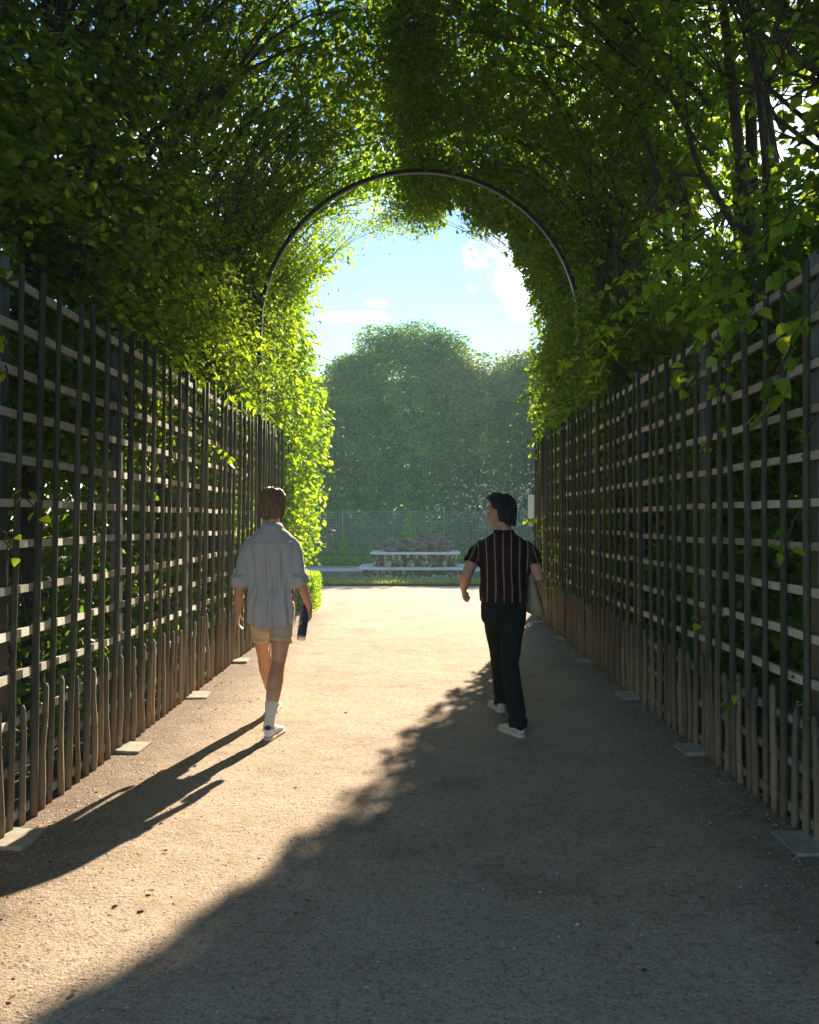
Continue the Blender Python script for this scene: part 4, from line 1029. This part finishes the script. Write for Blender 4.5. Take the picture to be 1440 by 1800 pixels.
# ---- man in the light shirt and shorts
PX, PY = -1.115, 6.22
man = empty('person', 'man walking in loose grey blue shirt, sand shorts and white sneakers, bottle in hand', 'person', (PX, PY, 0))
mb = MB()
P, rz = head(mb, (.005, .012, 1.682), R(4), 1.0)
mb.capsule([(0, -.015, 1.46), (0, -.005, 1.60)], [.062, .055], 14)
mb.loft([(0, 0, .80, .13, .095), (0, 0, .92, .155, .11), (0, 0, 1.05, .135, .095), (0, 0, 1.2, .145, .10), (0, 0, 1.35, .165, .105), (0, -.01, 1.43, .15, .09), (0, -.01, 1.49, .08, .065)], 24)
LS, RS = Vector((-.172, -.005, 1.405)), Vector((.168, -.005, 1.40))
LE, LW = Vector((-.232, -.07, 1.125)), Vector((-.248, -.055, .885))
RE, RW = Vector((.212, -.02, 1.13)), Vector((.284, .02, .905))
for S, E, W in ((LS, LE, LW), (RS, RE, RW)):
    mb.capsule([S + Vector((-S.x * .12, 0, -.035)), S.lerp(E, .5), E, E.lerp(W, .3), E.lerp(W, .7), W], [.044, .044, .040, .041, .032, .026], 12)
hand(mb, LW, (-.02, .06, -1), (1, .15, 0), -1, .42, 1.0)
hand(mb, RW, (.06, .03, -1), (-1, .05, -.1), 1, .95, 1.0)
LH, LK, LA = Vector((-.092, 0, .90)), Vector((-.098, .205, .50)), Vector((-.058, .435, .105))
RH, RK, RA = Vector((.092, -.01, .90)), Vector((.072, -.135, .50)), Vector((.046, -.365, .105))
for H, K, A in ((LH, LK, LA), (RH, RK, RA)):
    back = Vector((0, -.018, 0))
    mb.capsule([H, H.lerp(K, .5), K, K.lerp(A, .28) + back, K.lerp(A, .55) + back * .7, K.lerp(A, .85), A], [.088, .076, .053, .060, .052, .032, .033], 14)
    mb.capsule([A + Vector((0, -.02, -.03)), A + Vector((0, .10, -.065)), A + Vector((0, .17, -.075))], [.034, .03, .024], 10)
body = mb.remesh('body', M['skin'], man, .0075, 3)
face_parts(P, rz, 1.0, man)
# hair: chin length, swept, layered strands
hb = MB(); hc = Vector((.005, -.004, 1.700))
hb.ell(hc + Vector((0, -.016, .010)), (.106, .110, .108), None, 28, 18)
hb.ell(hc + Vector((0, -.040, -.045)), (.096, .074, .070), None, 24, 14)
hb.ell(hc + Vector((-.03, -.04, -.088)), (.060, .056, .045)); hb.ell(hc + Vector((.022, -.05, -.085)), (.052, .048, .040))
q = random.Random(3)
for k in range(46):
    a = R(q.uniform(-172, -8)); rr = q.uniform(.80, 1.0)
    p0 = hc + Vector((math.cos(a) * .070, math.sin(a) * .075 - .012, .07)); p1 = hc + Vector((math.cos(a) * .104 * rr, math.sin(a) * .110 * rr - .012, -.01)); p2 = hc + Vector((math.cos(a) * .088, math.sin(a) * .092 - .008, -.068 - q.uniform(0, .040)))
    p3 = p2 + Vector((-math.cos(a) * .022 + q.uniform(-.01, .01), -math.sin(a) * .015, -.016))
    hb.capsule([p0, p1, p2, p3], [.012, .013, .009, .003], 6)
for k in range(16):
    a = q.uniform(0, 6.28); p0 = hc + Vector((math.cos(a) * .03, math.sin(a) * .03 - .01, .108)); p1 = hc + Vector((math.cos(a) * .072, math.sin(a) * .078 - .01, .085)); p2 = hc + Vector((math.cos(a) * .098, math.sin(a) * .104 - .01, .02))
    hb.capsule([p0, p1, p2], [.008, .012, .006], 6)
def hairfn(co, no):
    ctr = co.mean(0); a = np.arctan2(co[:, 1] - ctr[1], co[:, 0] - ctr[0]); r_ = np.hypot(co[:, 1] - ctr[1], co[:, 0] - ctr[0])
    low = hnoise(co * np.array([1, 1, .6]), 24, 1) * .0045
    return co + no * (low + (.0026 * np.sin(a * 37 + 3 * np.sin(co[:, 2] * 30)) + .0016 * np.sin(a * 71 + co[:, 2] * 50)) * np.clip((r_ - .03) / .05, 0, 1))[:, None]
hb.remesh('hair', M['hair'], man, .0045, 1, hairfn, cut=lambda c: c.y > .066 and c.z < 1.735)
def strands(centre, rad, n, mat, parent, seed, rzm=None, length=.06, amin=-178, amax=-2):
    q = random.Random(seed); mb = MB(); rzm = rzm or Matrix.Identity(3)
    for _ in range(n):
        a = R(q.uniform(amin, amax)); el = R(q.uniform(-35, 88)); d = Vector((math.cos(a) * math.cos(el), math.sin(a) * math.cos(el), math.sin(el)))
        p = Vector((d.x * rad[0], d.y * rad[1], d.z * rad[2])); tan = (Vector((0, 0, -1)) + d * d.z).normalized() if abs(d.z) < .97 else Vector((d.x, d.y, 0)).normalized()
        tan = (tan + Vector((q.gauss(0, .25), q.gauss(0, .25), 0))).normalized(); L = length * q.uniform(.5, 1.2); lift = q.uniform(.0, .007)
        pts = [p * .97, p + tan * L * .4 + d * lift - d * L * .10, p + tan * L * .75 - d * L * .28 + d * lift, p + tan * L - d * L * q.uniform(.30, .52) + d * lift]
        mb.tube([centre + rzm @ v for v in pts], [.0030, .0030, .0022, .0006], 4)
    return mb.build('hair_strands', mat, parent, True)
strands(Vector((.005, -.018, 1.706)), (.104, .110, .110), 420, M['hair'], man, 8)
# shirt
sb = MB()
sb.loft([(0, -.008, .70, .208, .165), (0, -.008, .78, .206, .163), (0, -.006, .92, .200, .150), (.0, 0, 1.06, .178, .130), (0, 0, 1.20, .174, .128), (0, -.004, 1.31, .190, .126), (0, -.006, 1.38, .194, .118), (0, -.008, 1.43, .170, .100), (0, -.008, 1.475, .125, .084), (0, -.006, 1.51, .083, .073), (0, -.004, 1.555, .069, .067), (0, -.004, 1.60, .066, .064)], 32, .88)
for S, E, W in ((LS, LE, LW), (RS, RE, RW)):
    sb.capsule([S + Vector((-.012 * (1 if S.x > 0 else -1), 0, -.026)), S.lerp(E, .35), S.lerp(E, .75), E.lerp(W, .1), E.lerp(W, .22)], [.059, .057, .050, .052, .051], 16)
    sb.tube([E.lerp(W, -.12), E.lerp(W, -.02), E.lerp(W, .18), E.lerp(W, .24)], [.058, .066, .067, .060], 18)
def hem_z(c): return .768 + .035 * min(1, abs(c.x) / .19) ** 3 + .006 * math.sin(c.x * 30)
def sfold(co):
    x, y, z = co[:, 0], co[:, 1], co[:, 2]
    a = np.arctan2(y, x); arm = np.abs(x) > .19
    fade = np.clip((1.44 - z) / .25, 0, 1)
    d = .012 * np.sin(a * 11 + 1.6 * np.sin(z * 5) + .8) * fade + .006 * np.sin(a * 19 + 3 * z + 2 * np.sin(z * 9)) * fade
    d += .006 * np.sin(z * 26 + x * 22 + 2 * np.sin(x * 13)) * np.exp(-((z - .95) / .2) ** 2)
    pn = hnoise(co, 11, 3)
    d = np.where(arm & (z > 1.14), .0045 * hnoise(co * np.array([1, 1, 2.2]), 13, 7) + .003 * pn * np.sin(z * 60 + x * 50), d + .003 * pn)
    v = np.abs(x) - (1.36 - z) * .16          # converging drape below the yoke
    d += np.where(~arm & (y < 0), -.007 * np.exp(-(v / .018) ** 2) * np.clip((1.38 - z) / .1, 0, 1) * np.clip((z - .95) / .3, 0, 1), 0)
    return d
cutw = []
for E, W in ((LE, LW), (RE, RW)):
    n_ = (W - E).normalized(); cutw.append((E + (W - E) * .235, n_))
def shirt_cut(c):
    if abs(c.x) < .20 and c.z < hem_z(c): return True
    if c.z > 1.535: return True
    for p, n_ in cutw:
        if abs(c.x) > .17 and c.z < 1.2 and (c - p).dot(n_) > 0: return True
    return False
def shirt_snap(c):
    if c.z < .86 and abs(c.x) < .24: c.z = hem_z(c)
    elif c.z > 1.5: c.z = 1.535
    else:
        for p, n_ in cutw:
            if (c - p).length < .14: c = c - n_ * (c - p).dot(n_)
    return c
sh = sb.remesh('shirt', M['shirt'], man, .0075, 8, folds(1.0, sfold), shirt_cut, shirt_snap)
cb = MB()
for zz, r1 in ((1.532, 1.0),):
    V = []; F = []; n = 28
    for k in range(n):
        a = 2 * math.pi * k / n
        for (rr, dz) in ((.064, .030), (.073, .033), (.094, -.010), (.088, -.016)):
            V.append((rr * math.cos(a) * 1.02, rr * .95 * math.sin(a) - .004, 1.508 + dz * (1 - .25 * math.sin(a))))
    for k in range(n):
        k2 = (k + 1) % n
        for c in range(4): F.append((k * 4 + c, k2 * 4 + c, k2 * 4 + (c + 1) % 4, k * 4 + (c + 1) % 4))
    cb.add(V, F)
cb.build('collar', M['shirt'], sh, True)
# stitched yoke seam and rolled cuffs
MB().tube([(-.17 + .34 * i / 14, -.115 + .10 * (abs(i - 7) / 7) ** 2.4 * .35 - .011, 1.405 - .008 * (1 - (abs(i - 7) / 7) ** 2)) for i in range(15)], .0022, 5).build('yoke_seam', M['shirt'], sh, True)
for E, W in ((LE, LW), (RE, RW)):
    n_ = (W - E).normalized(); p = E.lerp(W, .12)
    pts = [p + n_ * t for t in (-.026, -.019, .0, .018, .026, .021)]
    MB().tube(pts, [.052, .0575, .059, .058, .054, .045], 20, False).build('rolled_cuff', M['shirt'], sh, True)
# shorts
tb = MB()
tb.loft([(0, 0, .72, .10, .085), (0, 0, .80, .155, .112), (0, 0, .92, .160, .115), (0, 0, 1.02, .15, .105)], 26)
SHL = LH.lerp(LK, .60); SHR = RH.lerp(RK, .60)
tb.capsule([LH, LH.lerp(LK, .4), SHL, LH.lerp(LK, .75)], [.086, .086, .084, .083], 18)
tb.capsule([RH, RH.lerp(RK, .4), SHR, RH.lerp(RK, .75)], [.086, .087, .086, .085], 18)
def shorts_cut(c):
    K, H = (LK, LH) if c.x < (-.005 if c.z < .8 else -9) else (RK, RH)
    n_ = (K - H).normalized(); return c.z < .8 and (c - H.lerp(K, .62)).dot(n_) > 0
def pfold(co):
    x, y, z = co[:, 0], co[:, 1], co[:, 2]
    return .0045 * hnoise(co * np.array([1, 1, 1.8]), 11, 2) + .003 * np.sin(z * 50 + x * 30) * hnoise(co, 6, 1)
so = tb.remesh('shorts', M['shorts'], man, .0075, 3, folds(1.0, pfold), shorts_cut)
for H, K in ((LH, LK), (RH, RK)):
    n_ = (K - H).normalized(); p = H.lerp(K, .575)
    MB().tube([p - n_ * .018, p - n_ * .012, p + n_ * .016, p + n_ * .021], [.083, .0885, .0875, .082], 22, False).build('turned_hem', M['shorts'], so, True)
for A, hl, yaw, K in ((LA, (-.060, .395, 0), R(4), LK), (RA, (.044, -.425, 0), R(-10), RK)):
    MB().tube([A + Vector((0, -.005, -.045)), A, A.lerp(K, .10), A.lerp(K, .22), A.lerp(K, .33), A.lerp(K, .345)], [.046, .041, .038, .044, .0535, .052], 18).build('sock', M['sock'], man, True)
    shoe_part('sneaker', M['shoe'], M['sole'], hl, yaw, man, .29, 0, True)
# bottle (own thing, held)
bt = empty('water_bottle', 'slim dark navy insulated bottle with pale base, held by the man in shorts', 'bottle', (PX + .246, PY + .035, .862))
rb = Matrix.Rotation(R(-32), 3, 'X') @ Matrix.Rotation(R(3), 3, 'Y')
M['bottle'] = simple('navy powder coat', (.018, .022, .045), (.022, .028, .055), 80, .38, .1, spec=.5)
M['steel'] = simple('brushed steel', (.55, .53, .50), (.62, .60, .57), 30, .35, .05, metal=.6)
def turned(prof, name, mat, parent, n=24):
    pts = [rb @ Vector((0, 0, z)) for r, z in prof]; V = []; F = []
    for r, z in prof:
        for k in range(n): a = 2 * math.pi * k / n; V.append(rb @ Vector((r * math.cos(a), r * math.sin(a), z)))
    m = len(prof)
    for i in range(m - 1):
        for k in range(n): F.append((i * n + k, i * n + (k + 1) % n, (i + 1) * n + (k + 1) % n, (i + 1) * n + k))
    F += [tuple(reversed(range(n))), tuple(range((m - 1) * n, m * n))]
    return MB().add(V, F).build(name, mat, parent, True)
turned([(.031, -.215), (.0345, -.205), (.0345, -.01), (.033, .0), (.024, .018), (.023, .03)], 'bottle_body', M['bottle'], bt)
turned([(.030, -.225), (.0335, -.223), (.0345, -.207)], 'base_cap', M['steel'], bt)
turned([(.0255, .024), (.0275, .028), (.0275, .062), (.024, .068)], 'cap', M['lace'], bt)
def text_obj(body, size, mat, parent, mw):
    cu = bpy.data.curves.new('bottle_logo', 'FONT'); cu.body = body; cu.size = size; cu.extrude = .0004; cu.align_x = 'CENTER'
    o = bpy.data.objects.new('bottle_logo', cu); C.objects.link(o)
    dg = bpy.context.evaluated_depsgraph_get(); dg.update(); me = bpy.data.meshes.new_from_object(o.evaluated_get(dg)); bpy.data.objects.remove(o)
    o = bpy.data.objects.new('bottle_logo', me); me.name = 'bottle_logo'; C.objects.link(o); me.materials.clear(); me.materials.append(mat); o.parent = parent; o.matrix_local = mw; return o
lg = MB()
for i, (z, x, w_) in enumerate([(-.100, -.006, .010), (-.108, .004, .008), (-.116, -.002, .012), (-.092, .003, .005)]):
    lg.box(rb @ Vector((x - .012, -.0335, z)), (w_, .002, .0035), rb @ Matrix.Rotation(R(-20), 3, 'Z'))
lg.build('logo', M['white'], bt)

# ---- man in the striped shirt
QX, QY = .652, 6.30
man2 = empty('person', 'dark haired man walking in black striped shirt and black trousers, head turned left', 'person', (QX, QY, 0))
mb = MB()
P2, rz2 = head(mb, (-.022, .02, 1.635), R(56), 1.02)
mb.capsule([(0, -.01, 1.42), (-.006, .0, 1.55)], [.068, .060], 14)
mb.loft([(0, 0, .80, .135, .10), (0, 0, .92, .16, .115), (0, 0, 1.05, .145, .105), (0, 0, 1.2, .16, .11), (0, 0, 1.32, .175, .112), (0, -.01, 1.39, .16, .095), (0, -.01, 1.45, .085, .07)], 24)
LS2, LE2, LW2 = Vector((-.186, -.01, 1.375)), Vector((-.292, -.055, 1.135)), Vector((-.300, .10, 1.035))
RS2, RE2, RW2 = Vector((.186, -.01, 1.375)), Vector((.262, -.06, 1.12)), Vector((.20, .17, 1.15))
for S, E, W in ((LS2, LE2, LW2), (RS2, RE2, RW2)):
    mb.capsule([S + Vector((-S.x * .12, 0, -.04)), S.lerp(E, .5), E, E.lerp(W, .3), E.lerp(W, .7), W], [.046, .049, .043, .045, .036, .029], 12)
hand(mb, LW2, (.04, .30, -.8), (1, .1, .15), -1, 1.5, 1.05)
hand(mb, RW2, (-.25, 1, .2), (-1, -.2, 0), 1, 1.1, 1.05)
LH2, LK2, LA2 = Vector((-.078, 0, .88)), Vector((-.014, .175, .49)), Vector((.028, .415, .105))
RH2, RK2, RA2 = Vector((.080, -.01, .88)), Vector((.028, -.115, .49)), Vector((.066, -.335, .105))
for H, K, A in ((LH2, LK2, LA2), (RH2, RK2, RA2)):
    mb.capsule([H, H.lerp(K, .5), K, K.lerp(A, .5), A], [.085, .07, .05, .044, .032], 12)
    mb.capsule([A + Vector((0, -.02, -.03)), A + Vector((-.02, .05, -.06))], [.032, .03], 10)
mb.remesh('body', M['skin2'], man2, .0075, 3)
face_parts(P2, rz2, 1.02, man2)
hb = MB(); hc = P2(0, 0, 0)
def HP(x, y, z): return P2(x, y, z)
hb.ell(HP(0, -.022, .035), (.088, .100, .092), rz2, 28, 18)
hb.ell(HP(0, -.055, -.030), (.080, .062, .085), rz2, 24, 14)
hb.ell(HP(0, -.066, -.070), (.060, .040, .050), rz2)
hb.ell(HP(0, .045, .088), (.062, .05, .030), rz2)
q = random.Random(5)
for k in range(44):
    a = R(q.uniform(-172, -8)); p0 = HP(math.cos(a) * .06, math.sin(a) * .07 - .02, .09); p1 = HP(math.cos(a) * .088, math.sin(a) * .098 - .02, .01); p2 = HP(math.cos(a) * .080, math.sin(a) * .092 - .02, -.04 - .05 * abs(math.sin(a)) - q.uniform(0, .025))
    hb.capsule([p0, p1, p2], [.012, .012, .006], 6)
for k in range(18):
    x = q.uniform(-.06, .06); hb.capsule([HP(x, -.04, .122), HP(x * 1.1, .03, .128), HP(x * 1.2 + .01, .082, .098)], [.008, .013, .006], 6)
def face_cut(c):
    v = rz2.transposed() @ (c - hc); return (v.y > .050 and v.z < .058) or (v.y > .008 and v.z < -.012)
hb.remesh('hair', M['hair2'], man2, .0048, 1, hairfn, cut=face_cut)
strands(HP(0, -.022, .036), (.090, .102, .094), 300, M['hair2'], man2, 9, rz2)
sb = MB()
sb.loft([(0, 0, .90, .185, .135), (0, 0, .97, .182, .135), (0, 0, 1.08, .176, .128), (0, 0, 1.2, .182, .128), (0, -.004, 1.29, .194, .128), (0, -.006, 1.355, .202, .118), (0, -.008, 1.40, .178, .10), (0, -.008, 1.44, .118, .085), (0, -.006, 1.47, .080, .074), (0, -.004, 1.53, .070, .07)], 32, .88)
for S, E, W in ((LS2, LE2, LW2), (RS2, RE2, RW2)):
    sb.capsule([S + Vector((-.016 * (1 if S.x > 0 else -1), 0, -.022)), S.lerp(E, .3), S.lerp(E, .60), S.lerp(E, .85)], [.060, .065, .065, .064], 16)
def cut2(c):
    if abs(c.x) < .205 and c.z < .945: return True
    if c.z > 1.495: return True
    for S, E in ((LS2, LE2), (RS2, RE2)):
        n_ = (E - S).normalized()
        if c.x * S.x > 0 and abs(c.x) > .195 and (c - S.lerp(E, .58)).dot(n_) > 0: return True
    return False
def sfold2(co):
    x, y, z = co[:, 0], co[:, 1], co[:, 2]; a = np.arctan2(y, x); arm = np.abs(x) > .2; fade = np.clip((1.40 - z) / .2, 0, 1)
    d = .005 * np.sin(a * 9 + 1.6 * np.sin(z * 6)) * fade + .006 * np.sin(z * 34 + x * 14 + 1.5 * np.sin(x * 19)) * np.exp(-((z - 1.02) / .10) ** 2)
    return np.where(arm, .004 * np.sin(z * 60 + x * 40), d)
def snap2(c):
    if c.z < 1.0: c.z = .945
    elif c.z > 1.46: c.z = 1.49
    else:
        for S, E in ((LS2, LE2), (RS2, RE2)):
            if c.x * S.x > 0: n_ = (E - S).normalized(); c = c - n_ * (c - S.lerp(E, .58)).dot(n_)
    return c
s2 = sb.remesh('striped_shirt', M['stripe'], man2, .0075, 8, folds(1.0, sfold2), cut2, snap2)
me = s2.data; n = len(me.vertices); co = np.empty(n * 3, np.float32); me.vertices.foreach_get('co', co); co = co.reshape(-1, 3)
u = (co[:, 0] + .004 * np.sin(co[:, 2] * 11 + co[:, 0] * 9) + .003 * hnoise(co, 7, 2)) / .062
for S, E in ((LS2, LE2), (RS2, RE2)):
    ax = np.array((E - S).normalized()); per = np.array([ax[2], 0, -ax[0]]) * (-1); rel = co - np.array(S)
    m_ = (np.sign(co[:, 0]) == np.sign(S.x)) & (np.abs(co[:, 0]) + (1.36 - co[:, 2]) * .10 > .205)
    u[m_] = (rel[m_] @ per) / .052 + .35
at = me.attributes.new('stripe', 'FLOAT', 'POINT'); at.data.foreach_set('value', np.ascontiguousarray(u + .2, dtype=np.float32))
MB().tube([(.073 * math.cos(2 * math.pi * k / 24) + 0, .072 * math.sin(2 * math.pi * k / 24) - .004, 1.478 + .006 * math.sin(2 * math.pi * k / 24)) for k in range(25)], .010, 8).build('neck_band', M['trouser'], s2, True)
# trousers
tb = MB()
tb.loft([(0, 0, .72, .11, .09), (0, 0, .80, .172, .125), (0, 0, .90, .176, .130), (0, 0, .99, .165, .118)], 26)
tb.capsule([LH2, LH2.lerp(LK2, .4), LK2, LK2.lerp(LA2, .5), LA2 + Vector((0, 0, .02)), LA2 + Vector((0, .01, -.06))], [.094, .086, .074, .068, .064, .066], 18)
tb.capsule([RH2, RH2.lerp(RK2, .4), RK2, RK2.lerp(RA2, .5), RA2 + Vector((0, 0, .02)), RA2 + Vector((0, -.02, -.06))], [.096, .088, .075, .069, .066, .070], 18)
def tfold(co):
    x, y, z = co[:, 0], co[:, 1], co[:, 2]
    return .005 * hnoise(co * np.array([1, 1, 1.6]), 9, 5) * (.5 + np.exp(-((z - .45) / .15) ** 2) + np.exp(-((z - .82) / .1) ** 2)) + .006 * np.sin(z * 75 + y * 20) * np.exp(-((z - .13) / .08) ** 2)
M['trouser'].node_tree.nodes['Principled BSDF'].inputs['Sheen Weight'].default_value = 0
M['trouser'].node_tree.nodes['Principled BSDF'].inputs['Specular IOR Level'].default_value = .08
tb.remesh('trousers', M['trouser'], man2, .0075, 3, folds(1.0, tfold), cut=lambda c: c.z < .07, snap=lambda c: Vector((c.x, c.y, .068 + .01 * math.sin(c.x * 60))))
shoe_part('shoe', M['shoe2'], M['sole'], (.092, -.405, 0), R(27), man2, .30)
shoe_part('shoe', M['shoe2'], M['sole'], (.022, .36, 0), R(12), man2, .30)
# tote bag (own thing, carried)
def bag():
    m, nt = new_mat('thin natural cotton'); v = coords(nt); c = ramp(nt, ntex(nt, v, 8, 3), [(.3, (.42, .34, .21)), (.7, (.50, .42, .27))])
    d = mk(nt, 'ShaderNodeBsdfDiffuse'); nt.links.new(c, d.inputs[0]); t = mk(nt, 'ShaderNodeBsdfTranslucent'); nt.links.new(c, t.inputs[0])
    bmp = mk(nt, 'ShaderNodeBump'); bmp.inputs['Strength'].default_value = .6; bmp.inputs['Distance'].default_value = .02; nt.links.new(ntex(nt, v, 14, 4), bmp.inputs['Height']); nt.links.new(bmp.outputs[0], d.inputs['Normal'])
    mx = mk(nt, 'ShaderNodeMixShader'); mx.inputs[0].default_value = .35; nt.links.new(d.outputs[0], mx.inputs[1]); nt.links.new(t.outputs[0], mx.inputs[2])
    o = mk(nt, 'ShaderNodeOutputMaterial'); nt.links.new(mx.outputs[0], o.inputs[0])
    e = empty('tote_bag', 'pale cloth tote bag hanging at the right side of the man in stripes', 'bag', (QX + .235, QY + .10, .84))
    V = []; F = []; n = 28; prof = [(.0, .062, .150), (.012, .068, .168), (.07, .064, .175), (.14, .055, .172), (.22, .044, .165), (.30, .031, .15), (.36, .021, .13), (.40, .013, .11)]
    for i, (z, hx, hy) in enumerate(prof):
        for k in range(n):
            a = 2 * math.pi * k / n; wv = 1 + .10 * math.sin(a * 5 + z * 20) + .05 * math.sin(a * 9 + z * 31)
            ca, sa = math.cos(a), math.sin(a)
            V.append((hx * math.copysign(abs(ca) ** .8, ca) * wv - .14 * z + .02 + (-.05 * z if ca > 0 else 0), hy * math.copysign(abs(sa) ** .7, sa), z + .010 * math.sin(a * 2 + 1) * (i < 2)))
    for i in range(len(prof) - 1):
        for k in range(n): F.append((i * n + k, i * n + (k + 1) % n, (i + 1) * n + (k + 1) % n, (i + 1) * n + k))
    F.append(tuple(reversed(range(n))))
    o = MB().add(V, F).build('bag_body', m, e, True)
    for s in (-1, 1):
        MB().tube([(-.04 + s * .008, -.06, .39), (-.045 + s * .004, -.02, .40), (-.055, .055, .405), (-.055, .09, .37), (-.045 + s * .008, .085, .36)], .007, 6, aspect=.3).build('handle', m, e, True)
bag()
